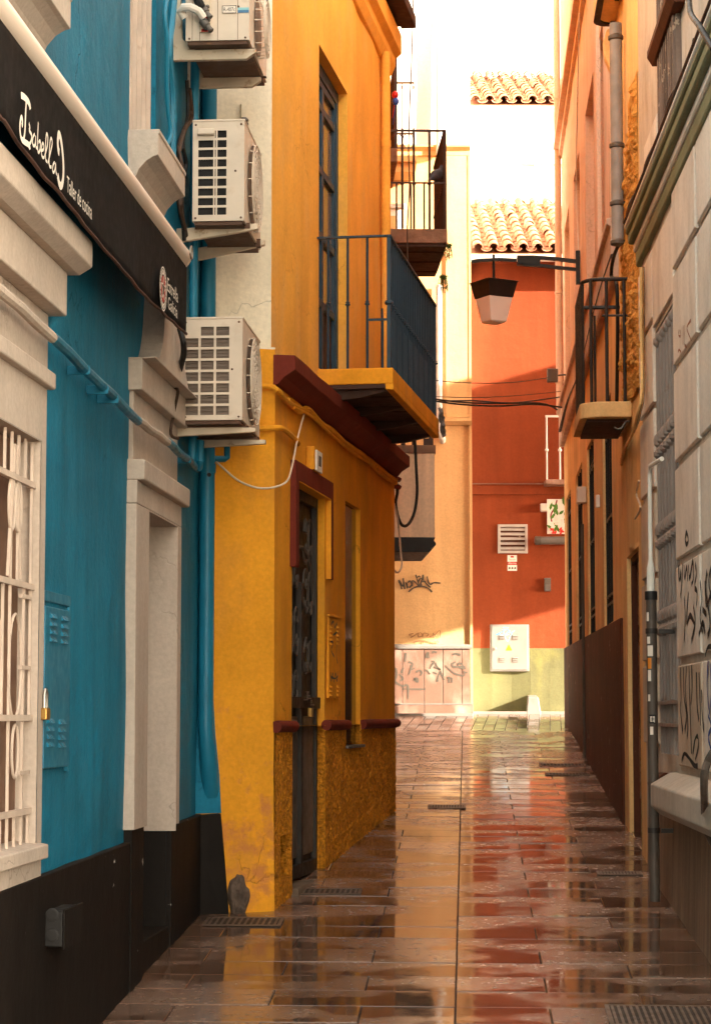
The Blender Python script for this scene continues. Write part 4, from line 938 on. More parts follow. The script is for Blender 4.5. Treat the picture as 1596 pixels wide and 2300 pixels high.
m = MB(); m.wbox(WYL, sU0 + .01, sU1 - .01, -.095, -.030, sZ0 + .005, sZ1 - .005); build(m, 'slit_window', gl, YH)
CH = thing('chain', WYL.P(dm, .0, lk - .1), 'steel chain looped through the iron door with a padlock', 'chain')
for k in range(9):
    c = WYL.P(dm - .09 + .024 * k, -.005 + .01 * sin(k), lk + .07 - .05 * abs(k - 4) / 4 * (1 if k < 4 else 1.6)); m = MB()
    a_ = WYL.t if k % 2 else WYL.n
    m.tube([c + WYL.t * .018 * cos(2 * pi * q_ / 10) + (Vector((0, 0, 1)) if k % 2 else WYL.n) * .010 * sin(2 * pi * q_ / 10) for q_ in range(10)], .0035, 5, closed=True); build(m, 'link', STEEL, CH, smooth=True)
m = MB(); c0_, zc0 = hl(697, 1592, .0); m.wbox(WYL, c0_ - .04, c0_ + .04, -.01, .014, zc0 - .05, zc0 + .005); build(m, 'padlock', BRASS, CH, bevel=.004)
# meter panel, number box, conduits and wires on the yellow house
mu0, mz1 = hl(738, 1386, .01); mu1 = hl(762, 1390, .01)[0]; mz0 = hl(740, 1568, .01)[1]
MP = thing('meter_cabinet', WYL.P((mu0 + mu1) / 2, 0, mz0), 'ochre painted meter cabinet with scribbles beside the iron door', 'meter cabinet')
m = MB(); m.wbox(WYL, mu0, mu1, -.005, .012, mz0, mz1); build(m, 'cover', YELLOW, MP, bevel=.003)
m = MB(); m.wbox(WYL, mu0 - .01, mu1 + .02, -.005, .02, mz1 + .005, mz1 + .02); build(m, 'drip_edge', YELLOW, MP, bevel=.003)
for gy in (1412, 1430, 1545):
    for gx in (742, 757):
        a, z = hl(gx, gy, .012)
        for i in range(3): m = MB(); m.wprof(WYL, [(.011, z + .022 - .028 * i), (.026, z + .004 - .028 * i), (.011, z + .002 - .028 * i)], a - .025, a + .025); build(m, 'louvre', YELLOW, MP)
graffiti(WYL, [[(744, 1402), (749, 1396), (752, 1410), (756, 1400), (757, 1418), (748, 1426)], [(742, 1440), (748, 1444), (744, 1460), (750, 1475)], [(757, 1440), (755, 1470), (758, 1490)], [(742, 1510), (744, 1530), (747, 1512), (750, 1532), (753, 1512), (757, 1530), (758, 1508)], [(743, 1520), (752, 1524), (759, 1518)]], .018, .0135, INKGREY, MP)
n0, nz = hl(707, 1055, .05); n1 = hl(719, 1055, .05)[0]; nz1 = hl(707, 1010, .05)[1]
NBX = thing('number_box', WYL.P(n0, .03, nz), 'small white and ochre bell box above the oxblood door surround', 'bell box')
m = MB(); m.wbox(WYL, n0 - .02, n1 + .02, 0, .05, nz, nz1 + .02); build(m, 'box', YELLOW, NBX, bevel=.004)
m = MB(); m.wbox(WYL, n0, n1, .0505, .064, nz - .005, nz1); build(m, 'face_plate', WHITEPVC, NBX, bevel=.003)
m = MB(); m.wbox(WYL, n0 + .06, n1 - .06, .0645, .067, nz + .03, nz1 - .03); build(m, 'plate_slot', INKGREY, NBX)
YP = lambda x, y, o=.02: wpt(WYL, x, y, o)
NP = lambda x, y, o=.03: wpt(WYN, x, y, o)
cable('conduit_pipe', [NP(560, 870), NP(585, 868), NP(608, 869), YP(626, 880, .03), YP(648, 905, .03), YP(690, 925, .03)], .016, YELLOW, 'ochre conduit bending round the corner below the oxblood cornice')
cable('cable', [YP(645, 898, .03), YP(670, 925, .025), YP(690, 918, .03), YP(720, 950, .025), YP(745, 966, .03), YP(780, 1000, .025), YP(815, 1022, .03), YP(850, 1060, .025), YP(888, 1085, .03)], .018, YELLOW, 'thick ochre painted cable run under the oxblood cornice')
cable('cable', [YP(660, 915, .04), YP(700, 935, .035), YP(735, 968, .04), YP(790, 1015, .035), YP(840, 1046, .04), YP(890, 1078, .045)], .010, YELLOW, 'thin ochre painted cable below the thick one under the cornice')
cable('conduit_pipe', [NP(568, 963), NP(600, 962), NP(625, 961), YP(640, 966, .03), YP(666, 990, .03), YP(669, 996, .0)], .017, YELLOW, 'short ochre conduit bending into the wall above the door')
cable('wire', [NP(470, 1020, .06), NP(500, 1050, .05), NP(540, 1082, .05), NP(590, 1097, .06), YP(640, 1085, .06), YP(655, 1050, .06), YP(668, 985, .04), YP(684, 925, .03)], .006, ACBRACKET, 'pale grey wire sagging across the yellow corner')
INS = thing('insulator', NP(548, 262, 0), 'small ceramic insulator on a bracket on the cream strip of wall', 'insulator')
pI = wpt(WYN, 549, 268, .02)
m = MB(); m.wbox(WYN, WYN.hit(543, 250, 0)[0], WYN.hit(555, 250, 0)[0], -.04, -.01, WYN.hit(549, 262)[1], WYN.hit(549, 232)[1]); build(m, 'bracket', CREAM, INS)
m = MB(); m.lathe(pI - Vector((0, 0, .04)), (0, 0, 1), [(.008, -.03), (.012, 0), (.024, .008), (.024, .018), (.016, .024), (.024, .03), (.024, .04), (.014, .05)], 12); build(m, 'bell', GREYMETAL, INS, smooth=True)
# ------------------------------------------------------------------ house behind the yellow one, seen only by its balconies
TH = thing('balcony_house', W3.P(4, 0, gz(22)), 'ochre house behind the yellow one, showing only its dark balconies and a cream bay', 'house')
m = MB(); m.wbox(W3, 0, W3.L, -5, 0, 0, 11.5); build(m, 'wall', YELLOW, TH)
STONE_EDGE = plaster('weathered_slab', (.30, .17, .11), var=.35, vs=9, rough=.9, bump=1, dist=.01)
IRONBR = paint('brown_iron', (.045, .020, .012), rough=.55, wear=(.10, .04, .02), wamt=.5)
ub = W3.uy(19.2); uf = W3.uy(20.55); CB3 = W3.cross(ub); o3, z3t = CB3.hit(1004, 514); z3b = CB3.hit(1004, 546)[1]
m = MB(); m.wbox(W3, ub, uf, 0, o3, z3b, z3t); m.wob(.006, 12); BAL3 = build(m, 'balcony', STONE_EDGE, TH, bevel=.008)
for k in range(6):
    a = ub + .02 + (uf - ub - .04) * k / 6; m = MB(); m.wbox(W3, a, a + (uf - ub - .04) / 6 - .006, .01, o3 - .02, z3b - .03 - .008 * (k % 2), z3b - .002); m.wob(.004, 9); build(m, 'underside_board', WOODDK, BAL3)
r3 = CB3.hit(1000, 294)[1]; k3 = CB3.hit(960, 411)[1]
m = MB(); m.bar(W3.P(ub, -.02, r3), W3.P(ub, o3 - .01, r3), .026, .016); build(m, 'hand_rail', IRONBR, BAL3)
m = MB(); m.bar(W3.P(ub + .014, o3 - .02, r3 - .0008), W3.P(uf, o3 - .02, r3 - .0008), .03, .016); build(m, 'hand_rail', IRONBR, BAL3)
m = MB(); m.bar(W3.P(ub, -.02, k3), W3.P(ub, o3 - .03, k3), .012, .014); build(m, 'mid_rail', IRONBR, BAL3)
def bar3(u, o, zt, r=.0085, knob=True):
    m = MB(); m.tube([W3.P(u, o, z3t), W3.P(u, o, zt)], r, 8)
    if knob: m.lathe(W3.P(u, o, k3 - .02), (0, 0, 1), [(r, 0), (.017, .008), (.017, .02), (r, .028)], 10)
    build(m, 'bar', IRONBR, BAL3, smooth=True)
for x in (903, 929, 964): bar3(ub, CB3.hit(x, 430)[0], r3 - .008, .0105)
for x in (890, 922, 952): bar3(ub, CB3.hit(x, 450)[0], k3 - .007, .008, False)
bar3(ub + .012, o3 - .02, r3 - .009, .016)
for k in range(1, 15): bar3(ub + (uf - ub - .02) * k / 14, o3 - .02, r3 - .009, .010)
# upper balcony with a dark post, further back
uu = W3.uy(23.2); u2 = W3.uy(24.4); C4 = W3.cross(uu); o4, zb4 = C4.hit(892, 364); zt4 = C4.hit(892, 332)[1]; rz4 = C4.hit(890, 121)[1]
m = MB(); m.wbox(W3, uu, u2, 0, o4, zb4, zt4); BAL4 = build(m, 'balcony', STONE_EDGE, TH, bevel=.008)
m = MB(); m.wbox(W3, uu, uu + .03, o4 - .03, o4, zt4, rz4); build(m, 'corner_post', IRONBR, BAL4)
m = MB(); m.wbox(W3, uu, uu + .02, -.02, o4 - .031, rz4 - .03, rz4); m.wbox(W3, uu + .031, u2, o4 - .025, o4 - .005, rz4 - .03, rz4); build(m, 'hand_rail', IRONBR, BAL4)
for k in range(1, 10): m = MB(); u = uu + (u2 - uu - .02) * k / 9; m.tube([W3.P(u, o4 - .015, zt4), W3.P(u, o4 - .015, rz4 - .03)], .008, 7); build(m, 'bar', IRONBR, BAL4, smooth=True)
# cream bay box below
uq = W3.uy(20.0); u9 = W3.uy(21.2); C5 = W3.cross(uq); o5, zb5 = C5.hit(976, 1207); zt5 = C5.hit(976, 1018)[1]; zc5 = C5.hit(976, 1000)[1]; z6 = C5.hit(976, 1240)[1]
m = MB(); m.wbox(W3, uq, u9, 0, o5, zb5, zt5); BAY = build(m, 'bay', plaster('bay_cream', (.96, .70, .46), var=.05, bump=.4), TH, bevel=.004)
m = MB(); m.wbox(W3, uq - .01, u9, 0, o5 + .01, zt5 + .0005, zc5); build(m, 'bay_cap', paint('taupe_cap', (.22, .13, .08), rough=.7), BAY)
zh = (zb5 + z6) / 2
m = MB(); m.wprof(W3, [(0, zb5 - .0005), (o5 + .004, zb5 - .0005), (o5 - .01, zb5 - .03), (o5 + .01, zb5 - .05), (o5 + .01, zb5 - .07), (o5 - .04, zb5 - .10), (o5 - .03, z6 + .02), (o5 - .05, z6), (0, z6)], uq - .008, u9); build(m, 'bay_foot', BLACK, BAY, bevel=.004)
for x in (905, 930, 968):
    a = C5.hit(x, 990)[0]; m = MB(); m.wbox(W3, uq + .02, uq + .05, a - .02, a + .02, zc5, zc5 + .5); build(m, 'bay_post', IRONBR, BAY)
m = MB(); m.wbox(W3, uq - .002, uq + .03, o5 - .10, o5 - .02, zc5, zc5 + .06); build(m, 'bay_post', IRONBR, BAY)
P3 = lambda x, y, Y=19.0: at(x, y, Y)
cable('cable', [P3(931, 985, 18.6), P3(934, 1050, 18.6), P3(936, 1105, 18.6), P3(930, 1150, 18.6), P3(917, 1177, 18.5), P3(903, 1180, 18.4), P3(893, 1160, 18.2), P3(888, 1130, 18.0), P3(892, 1105, 17.8), P3(889, 1080, 17.7), P3(884, 1060, 17.65)], .013, CABLE, 'thick black cable hanging in a loop before the cream bay')
cable('cable', [P3(884, 1130, 17.7), P3(892, 1160, 17.8), P3(897, 1205, 17.9), P3(900, 1245, 17.9), P3(902, 1270, 17.9), P3(893, 1286, 17.8), P3(882, 1278, 17.66)], .008, ACBRACKET, 'pale cable ending in a hook below the cream bay')
cable('wire', [P3(928, -20, 18.9), P3(924, 130, 18.9), P3(919, 250, 18.9), P3(917, 340, 18.9), P3(919, 420, 18.9), P3(914, 520, 18.8), P3(916, 620, 18.6)], .006, CABLEBR, 'thin brown wire hanging down past the dark upper balcony')
for i, (x, y) in enumerate(((893, 1075), (893, 1092))):
    m = MB(); p = P3(x - 8, y, 17.6); m.tube([p, p + Vector((.03, 0, -.003)), p + Vector((.045, .01, -.012))], .020, 8); build(m, 'insulator_knob', OXBLOOD, YH, smooth=True)
# drooping plants on the slab of the dark balcony
def plant(cx, cy, Y, w, h, n, label, seed):
    random.seed(seed); c = at(cx, cy, Y); t = thing('hanging_plant', c, label, 'plant', 'weeds hanging from the dark balcony')
    st_ = MB(); lf = MB()
    for k in range(n):
        a = random.uniform(0, 2 * pi); r = random.uniform(.2, 1) * w / 2; L = h * random.uniform(.5, 1)
        p0 = c + Vector((random.uniform(-.02, .02), random.uniform(-.02, .02), 0)); pts = [p0 + Vector((cos(a) * r * t_, sin(a) * r * t_, -L * t_ * t_ + .03 * sin(pi * t_))) for t_ in (0, .25, .5, .75, 1)]
        st_.tube(pts, .002, 4)
        for j in range(22):
            q = pts[0].lerp(pts[4], random.random()); i_ = random.randint(0, 3); q = pts[i_].lerp(pts[i_ + 1], random.random())
            d = Vector((random.gauss(0, 1), random.gauss(0, 1), random.gauss(-.4, .8))).normalized(); s = d.orthogonal().normalized(); ll = random.uniform(.012, .026)
            lf.add([q, q + d * ll * .5 + s * ll * .25, q + d * ll, q + d * ll * .5 - s * ll * .25], [(0, 1, 2, 3)])
    build(st_, 'stems', LEAF, t); build(lf, 'foliage', LEAF, t)
plant(1006, 552, 19.4, .10, .16, 12, 'small green weed on the outer slab edge of the dark balcony', 3)
plant(994, 622, 20.4, .12, .22, 16, 'longer green weed dangling below the far end of the dark balcony', 5)
# pigeon on the middle rail
random.seed(11)
FEATHER = paint('pigeon_feathers', (.045, .042, .05), rough=.6, var=.5, vs=40)
pg = wpt(CB3, 976, 409, -.02); X = Vector((1, 0, 0)); 
m = MB()
spine = [(-.175, -.055, .012), (-.13, -.030, .022), (-.09, -.005, .040), (-.04, .020, .060), (.01, .042, .064), (.055, .070, .054), (.085, .105, .036), (.10, .130, .030), (.112, .150, .031), (.128, .155, .022), (.138, .151, .009), (.155, .145, .004)]
pc = pg + Vector((0.02, .05, .045))
m.tube([pc + Vector((x, .02 * x, z)) for x, z, r in spine], [r for x, z, r in spine], 12)
for s in (-1, 1):
    m.add([pc + Vector((.05, s * .055, .06)), pc + Vector((-.03, s * .066, .055)), pc + Vector((-.14, s * .03, -.02)), pc + Vector((-.03, s * .058, .0))], [(0, 1, 2, 3)])
    m.tube([pc + Vector((.01, s * .02, 0)), pc + Vector((.012, s * .02, -.04))], .005, 5)
for k in (-1, 0, 1): m.add([pc + Vector((-.15, .01 * k, -.045)), pc + Vector((-.235, .03 * k - .01, -.085)), pc + Vector((-.235, .03 * k + .012, -.085))], [(0, 1, 2)])
for i_, v_ in enumerate(m.v):
    d_v = (v_ - pc) * .80; m.v[i_] = pc + Vector((d_v.x * .55 - d_v.y * .83, d_v.x * .83 + d_v.y * .55, d_v.z))
build(m, 'pigeon', FEATHER, None, smooth=True, label='dark pigeon perched on the middle rail of the brown balcony', cat='pigeon')
# ------------------------------------------------------------------ cream house closing the view
CH_ = thing('cream_house', WC.P(6.5, 0, gz(28.7)), 'tall cream house in sunlight closing the left side of the alley', 'house')
hc = WC.hit
zs = hc(970, 350)[1]; zd = hc(970, 1457)[1]; zb = hc(970, 1582)[1]
build(panel(WC, 0, WC.L, zd, zs, [], step=.25, amp=.002), 'wall', FARCREAM, CH_)
build(panel(WC, 0, WC.L, zs, 15, [], step=.4, amp=.008), 'upper_wall', FARWHITE, CH_)
m = MB(); m.wbox(WC, 0, WC.L, -6, -.02, 0, 15); build(m, 'house_core', FARWHITE, CH_)
m = MB(); m.wbox(WC, 0, WC.L + .0, 0, .03, zs, zs + .06); m.wprof(WC, [(0, zs + .06), (.03, zs + .06), (.09, zs + .10), (.09, zs + .13), (0, zs + .15)], 0, WC.L); build(m, 'string_course', FARCREAM, CH_)
m = MB(); m.wprof(WC, [(0, zd), (.05, zd), (.05, zd + .03), (.03, zd + .05), (0, zd + .06)], 0, WC.L); build(m, 'dado_cap', PALE, CH_)
PINKTILE = plaster('pink_marble', (.23, .125, .085), var=.14, vs=4, rough=.45, streak=.05, stain=(.75, .5, .38), samt=.5, bump=.15)
xs = [800, 850, 903, 952, 994, 1036, 1062.5]
for a, c in zip(xs, xs[1:]):
    m = MB(); u0, u1 = hc(a, 1520)[0], hc(c, 1520)[0]; m.wbox(WC, u0 + .004, u1 - .004 if c < 1060 else WC.L, -.01, .03, zb + .004, zd - .004); build(m, 'dado_panel', PINKTILE, CH_, bevel=.003)
for a, c in ((800, 952), (952, 1062.5)):
    m = MB(); m.wbox(WC, hc(a, 1590)[0] + .004, hc(c, 1590)[0] - .004, -.01, .05, 1.5, zb - .004); build(m, 'base_course', PINKTILE, CH_, bevel=.004)
m = MB(); m.wprof(WC, [(0, zb - .004), (.055, zb - .004), (.055, zb + .012), (0, zb + .012)], 0, WC.L); build(m, 'base_cap', PALE, CH_)
zl_ = hc(1020, 948)[1]; ul = hc(998, 945)[0]
m = MB(); m.wprof(WC, [(0, zl_ - .05), (.05, zl_ - .04), (.10, zl_), (.10, zl_ + .04), (0, zl_ + .06)], ul, WC.L); build(m, 'pilaster_ledge', FARCREAM, CH_)
m = MB(); m.wbox(WC, ul + .02, WC.L, 0, .025, zl_ + .06, zs - .001); build(m, 'pilaster', FARCREAM, CH_)
m = MB(); m.wbox(WC, WC.L - .03, WC.L + .004, .0, .032, 1.6, zs); build(m, 'corner_bead', FARCREAM, CH_)
for x, y0, y1 in ((985, 965, 640), (987, 348, -40)):
    m = MB(); u = hc(x, 700, .08)[0]; m.tube([WC.P(u, .08, hc(x, y0, .08)[1]), WC.P(u, .08, hc(x, y1, .08)[1])], .04, 12); build(m, 'rain_pipe', WHITEPVC, CH_, smooth=True)
m = MB(); u = hc(986, 700, .08)[0]; z = hc(986, 965, .08)[1]; m.tube([WC.P(u, .08, z), WC.P(u, .08, z - .06), WC.P(u + .04, .04, z - .12), WC.P(u + .04, -.02, z - .14)], .042, 10); build(m, 'pipe_elbow', WHITEPVC, CH_, smooth=True)
wa, wz = hc(876, 520); w1 = hc(904, 480)[0]; wt = hc(890, 470)[1]
m = MB(); m.wbox(WC, wa - .6, w1, 0, .05, wz - .6, wt); m.wbox(WC, wa - .65, w1 + .03, 0, .09, wt + .001, wt + .06); build(m, 'window_surround', FARWHITE, CH_, bevel=.006)
m = MB(); m.wbox(WC, wa - .5, w1 - .08, .051, .06, wz - .5, wt - .1); build(m, 'shutter', FARCREAM, CH_)
# ornamental balcony on the cream house
ya, yb_ = hc(900, 333, .5)[1], hc(900, 186, .5)[1]; xr = hc(930, 250, .5)[0]
m = MB(); m.wbox(WC, xr - 1.4, xr + .03, 0, .53, ya - .18, ya - .1); m.wbox(WC, xr - 1.4, xr, 0, .45, ya - .30, ya - .181); CBAL = build(m, 'balcony', FARCREAM, CH_, bevel=.006)
GILT = paint('ochre_iron', (.16, .12, .07), rough=.5, wear=(.3, .24, .15), wamt=.4)
for z in (ya, yb_, hc(900, 300, .5)[1]):
    m = MB(); m.bar(WC.P(xr - 1.4, .5, z), WC.P(xr, .5, z), .02, .025); build(m, 'rail', GILT, CBAL)
zc_ = hc(900, 300, .5)[1]
for k in range(9):
    u = xr - .01 - .145 * k; m = MB(); m.tube([WC.P(u, .5, zc_), WC.P(u, .5, yb_)], .007, 7)
    for zz_ in (yb_ - .06, zc_ + .05): m.lathe(WC.P(u, .5, zz_ - .02), (0, 0, 1), [(.007, 0), (.018, .012), (.007, .024), (.016, .034), (.007, .045)], 8)
    build(m, 'baluster', GILT, CBAL, smooth=True)
    m = MB(); r = (zc_ - ya) / 2; m.tube([WC.P(u - .07 + r * .75 * cos(2 * pi * q / 18), .5, (ya + zc_) / 2 + r * sin(2 * pi * q / 18)) for q in range(18)], .006, 6, closed=True); build(m, 'ring_ornament', GILT, CBAL, smooth=True)
BALLOONS = [(887, 213, (.5, .02, .02), 'small red balloon tied by the far upper balcony'), (888, 228, (.02, .07, .35), 'small blue balloon tied by the far upper balcony')]
for x, y, c, lb in BALLOONS:
    m = MB(); p = at(x, y, 23.0); m.ball(p, .036, 12, (1, 1, 1.2)); m.tube([p - Vector((0, 0, .043)), p - Vector((.03, 0, .25))], .003, 5); build(m, 'balloon', paint('balloon_' + lb.split()[1], c, rough=.3), None, smooth=True, label=lb, cat='balloon')
# tags on the cream house
def mz(p): return (p[0], p[1])
g = lambda L: [[(881.0 + x * .1554, 1276.8 + y * .1554) for x, y in s] for s in L]
graffiti(WC, g([[(90, 165), (115, 240), (135, 300)], [(95, 170), (150, 260), (160, 200), (152, 140)], [(152, 140), (165, 210), (175, 300)], [(190, 200), (215, 290)], [(250, 180), (215, 210), (220, 260), (250, 270), (275, 230), (260, 190), (245, 185)], [(280, 260), (285, 180), (330, 200), (380, 255), (345, 130)], [(335, 90), (350, 130), (385, 110), (400, 130)], [(432, 150), (400, 148), (374, 190), (386, 238), (428, 236)], [(440, 90), (450, 180), (550, 275)], [(400, 240), (440, 110)], [(425, 190), (480, 190)], [(500, 115), (520, 200), (550, 230), (600, 205), (690, 212)], [(230, 340), (290, 290), (370, 260), (450, 262), (520, 290), (570, 342)]]), .026, .010, INKGREY, CH_)
graffiti(WC, g([[(300, 940), (235, 960), (300, 985)], [(260, 1000), (330, 960), (370, 930)], [(340, 940), (380, 985)], [(380, 930), (370, 990), (430, 970), (410, 930), (380, 935)], [(430, 990), (450, 935), (490, 940), (520, 950), (490, 985)], [(530, 985), (580, 975), (590, 930), (580, 990)], [(590, 950), (640, 1000)], [(580, 1000), (680, 895), (685, 1000)], [(300, 1070), (400, 1045), (500, 1055), (660, 1098)], [(420, 1050), (420, 1085)], [(440, 1040), (440, 1090)], [(640, 1040), (665, 1075)], [(300, 1090), (370, 1105), (430, 1098)]]), .016, .010, plaster('faded_marker', (.40, .20, .09)), CH_)
graffiti(WC, g([[(10, 1370), (25, 1450), (15, 1530), (40, 1590)], [(50, 1440), (60, 1560), (30, 1620), (70, 1660)], [(90, 1530), (130, 1560), (150, 1600), (110, 1620)], [(60, 1660), (150, 1700), (220, 1690), (225, 1890)], [(130, 1510), (150, 1450), (165, 1440)], [(230, 1350), (290, 1380), (260, 1460), (320, 1440)], [(270, 1400), (250, 1500), (230, 1530)], [(340, 1500), (390, 1470), (420, 1510), (400, 1550)], [(310, 1590), (370, 1600), (360, 1640), (310, 1600)], [(470, 1470), (500, 1480), (540, 1530)], [(540, 1450), (560, 1400), (600, 1350), (560, 1340)], [(620, 1360), (640, 1420), (690, 1460), (620, 1440), (590, 1420)], [(580, 1500), (640, 1525)], [(690, 1480), (660, 1560), (645, 1640)], [(690, 1480), (720, 1560), (750, 1610)], [(760, 1400), (830, 1470), (900, 1520), (1030, 1550), (1030, 1480)], [(850, 1385), (910, 1350)], [(860, 1370), (880, 1420), (1050, 1420)], [(940, 1400), (960, 1370), (1010, 1390), (1000, 1420)], [(960, 1440), (1060, 1445)], [(1030, 1500), (1080, 1505)], [(790, 1580), (820, 1580), (810, 1650)], [(840, 1580), (860, 1600), (850, 1650)], [(480, 1290), (515, 1215), (520, 1300)], [(570, 1225), (600, 1200), (640, 1215)], [(865, 1250), (910, 1230), (985, 1250)], [(190, 1220), (180, 1350)], [(150, 1740), (380, 1745), (480, 1742)]]), .03, .0325, INKGREY, CH_)
# ------------------------------------------------------------------ red house closing the view
RH = thing('red_house', WD.P(.6, 0, gz(28.9)), 'brick red house with olive base and clay tile roof closing the alley', 'house')
hd = WD.hit
ze = hd(1160, 590)[1]; zo = hd(1160, 1456)[1]
b1t, b1b = hd(1160, 1086)[1], hd(1160, 1111)[1]
build(panel(WD, 0, 14, zo, ze, [], step=.25, amp=.008), 'wall', RED, RH)
build(panel(WD, 0, 14, 1.5, zo, [], step=.25, amp=.012), 'olive_base', OLIVE, RH)
m = MB(); m.wbox(WD, 0, 14, -3.2, -.02, 0, ze); build(m, 'house_core', RED, RH)
m = MB(); m.wprof(WD, [(0, b1b), (.04, b1b), (.04, b1t - .01), (0, b1t)], 0, 14); build(m, 'band', RED, RH, bevel=.003)
m = MB(); m.wbox(WD, 0, 14, .0405, .052, b1t - .014, b1t - .002); build(m, 'band_fillet', PINKTILE, RH)
m = MB(); m.wbox(WD, -.06, 14, .0, .30, ze - .01, ze + .03); build(m, 'eave_soffit', RED, RH)
gz_ = hd(1160, 577, .36)[1]
m = MB(); m.wprof(WD, [(.30, gz_ - .05), (.36, gz_ - .06), (.42, gz_ - .03), (.43, gz_ + .02), (.42, gz_ + .02), (.41, gz_ - .02), (.36, gz_ - .045), (.31, gz_ - .03), (.30, gz_ + .02)], -.04, 14); build(m, 'gutter', WHITEPVC, RH, bevel=.002)
def tile_roof(Wd, u0, u1, pitch_u, z_e, o_e, slope, rows, rowl, parent, nm):
    sl2 = math.atan(slope); r = pitch_u * .36
    m = MB(); m.prism([Wd.P(u0 - .1, o_e, z_e - .03), Wd.P(u1 + 12, o_e, z_e - .03), Wd.P(u1 + 12, o_e - rows * rowl * cos(sl2), z_e - .03 + rows * rowl * sin(sl2)), Wd.P(u0 - .1, o_e - rows * rowl * cos(sl2), z_e - .03 + rows * rowl * sin(sl2))],
                      [Wd.P(u0 - .1, o_e, z_e - .05), Wd.P(u1 + 12, o_e, z_e - .05), Wd.P(u1 + 12, o_e - rows * rowl * cos(sl2), z_e - .3 + rows * rowl * sin(sl2)), Wd.P(u0 - .1, o_e - rows * rowl * cos(sl2), z_e - .3 + rows * rowl * sin(sl2))])
    rf = build(m, nm, TILE, parent)
    def tm(up):
        mb = MB(); n = 8; L = rowl * 1.22; q = []
        for rr, y, lift in ((r, 0, .014), (r * .84, L, -.004)):
            for th in (0, .012):
                for k in range(n + 1):
                    a = pi * k / n; s = 1 if up else -1
                    q.append(Vector(((rr - th) * cos(a), y, s * (rr - th) * sin(a) * (1.0 if up else .6) + lift + (0 if up else rr * .3))))
        N1 = n + 1; fs = []
        for k in range(n): fs += [(k, k + 1, 2 * N1 + k + 1, 2 * N1 + k), (N1 + k, 3 * N1 + k, 3 * N1 + k + 1, N1 + k + 1), (k, N1 + k, N1 + k + 1, k + 1), (2 * N1 + k, 2 * N1 + k + 1, 3 * N1 + k + 1, 3 * N1 + k)]
        for k in (0, n): fs.append((k, 2 * N1 + k, 3 * N1 + k, N1 + k))
        me = bpy.data.meshes.new('tile'); me.from_pydata(q, [], fs); me.materials.append(TILE); me.polygons.foreach_set('use_smooth', [True] * len(me.polygons)); me.set_sharp_from_angle(angle=radians(40)); return me
    up, dn = tm(True), tm(False)
    ydir = (-Wd.n * cos(sl2) + Vector((0, 0, sin(sl2)))).normalized(); xdir = Wd.t; zdir = xdir.cross(ydir)
    R = Matrix((xdir, ydir, zdir)).transposed(); nc = int((u1 - u0) / pitch_u)
    for c in range(nc):
        for k in range(rows):
            for me, du, dz_ in ((up, 0, .035), (dn, .5, .01)):
                o = bpy.data.objects.new('tile', me); link(o, rf)
                p = Wd.P(u0 + (c + .5 + du) * pitch_u + random.gauss(0, .004), o_e, z_e) + ydir * (rowl * k - .02) + zdir * dz_
                o.rotation_mode = 'QUATERNION'; o.rotation_quaternion = (R @ Matrix.Rotation(random.gauss(0, .03), 3, 'Z')).to_quaternion(); o.location = p - WL[rf]
    return rf
tile_roof(WD, -.02, 1.40, .196, gz_ + .06, .42, .42, 11, .33, RH, 'roof')
# fittings of the red house
v0, vz = hd(1117, 1243); v1 = hd(1184, 1243)[0]; vt = hd(1117, 1178)[1]
VENTW = paint('vent_enamel', (.42, .37, .33), rough=.5)
VG = thing('vent_grille', WD.P((v0 + v1) / 2, .02, vz), 'square white louvred vent grille on the red wall', 'vent grille')
e = .035
m = MB(); m.wbox(WD, v0, v0 + e, 0, .035, vz, vt); m.wbox(WD, v1 - e, v1, 0, .035, vz, vt); m.wbox(WD, v0 + e, v1 - e, 0, .035, vz, vz + e); m.wbox(WD, v0 + e, v1 - e, 0, .035, vt - e, vt); build(m, 'frame', VENTW, VG, bevel=.004)
m = MB(); m.wbox(WD, v0 + e, v1 - e, .001, .004, vz + e, vt - e); build(m, 'backing', BROWN, VG)
for k in range(5):
    z = vz + e + (vt - vz - 2 * e) * (k + .5) / 5; m = MB(); m.wprof(WD, [(.006, z + .022), (.034, z - .012), (.034, z - .018), (.006, z + .014)], v0 + e, v1 - e); build(m, 'louvre', VENTW, VG)
s0, sz_ = hd(1139, 1282); s1 = hd(1160, 1282)[0]; st_ = hd(1139, 1247)[1]
AS = thing('alarm_sign', WD.P((s0 + s1) / 2, .01, sz_), 'small white and red alarm sign under the vent grille', 'sign')
m = MB(); m.wbox(WD, s0, s1, .0, .006, sz_, st_); build(m, 'plate', WHITEPVC, AS)
ah = st_ - sz_
m = MB(); m.wbox(WD, s0, s1, .0062, .0068, sz_ + ah * .37, sz_ + ah * .58); build(m, 'red_band', PRINTRED, AS)
m = MB(); m.wbox(WD, s0 + (s1 - s0) * .33, s0 + (s1 - s0) * .67, .0062, .0068, sz_ + ah * .84, sz_ + ah * .95); build(m, 'red_badge', PRINTRED, AS)
letters('Alarma', WD, s0 + .008, s1 - .008, sz_ + ah * .43, sz_ + ah * .55, .0072, WHITEPVC, AS)
letters('Securit', WD, s0 + .02, s1 - .02, sz_ + ah * .66, sz_ + ah * .78, .0064, PRINTRED, AS)
for k in range(3):
    a = s0 + (s1 - s0) * (.2 + .3 * k); m = MB(); m.wpoly(WD, [(a - .014, sz_ + ah * .10), (a + .012, sz_ + ah * .12), (a + .016, sz_ + ah * .2), (a - .006, sz_ + ah * .26)], .0062, .0066); build(m, 'pictogram', INKGREY, AS)
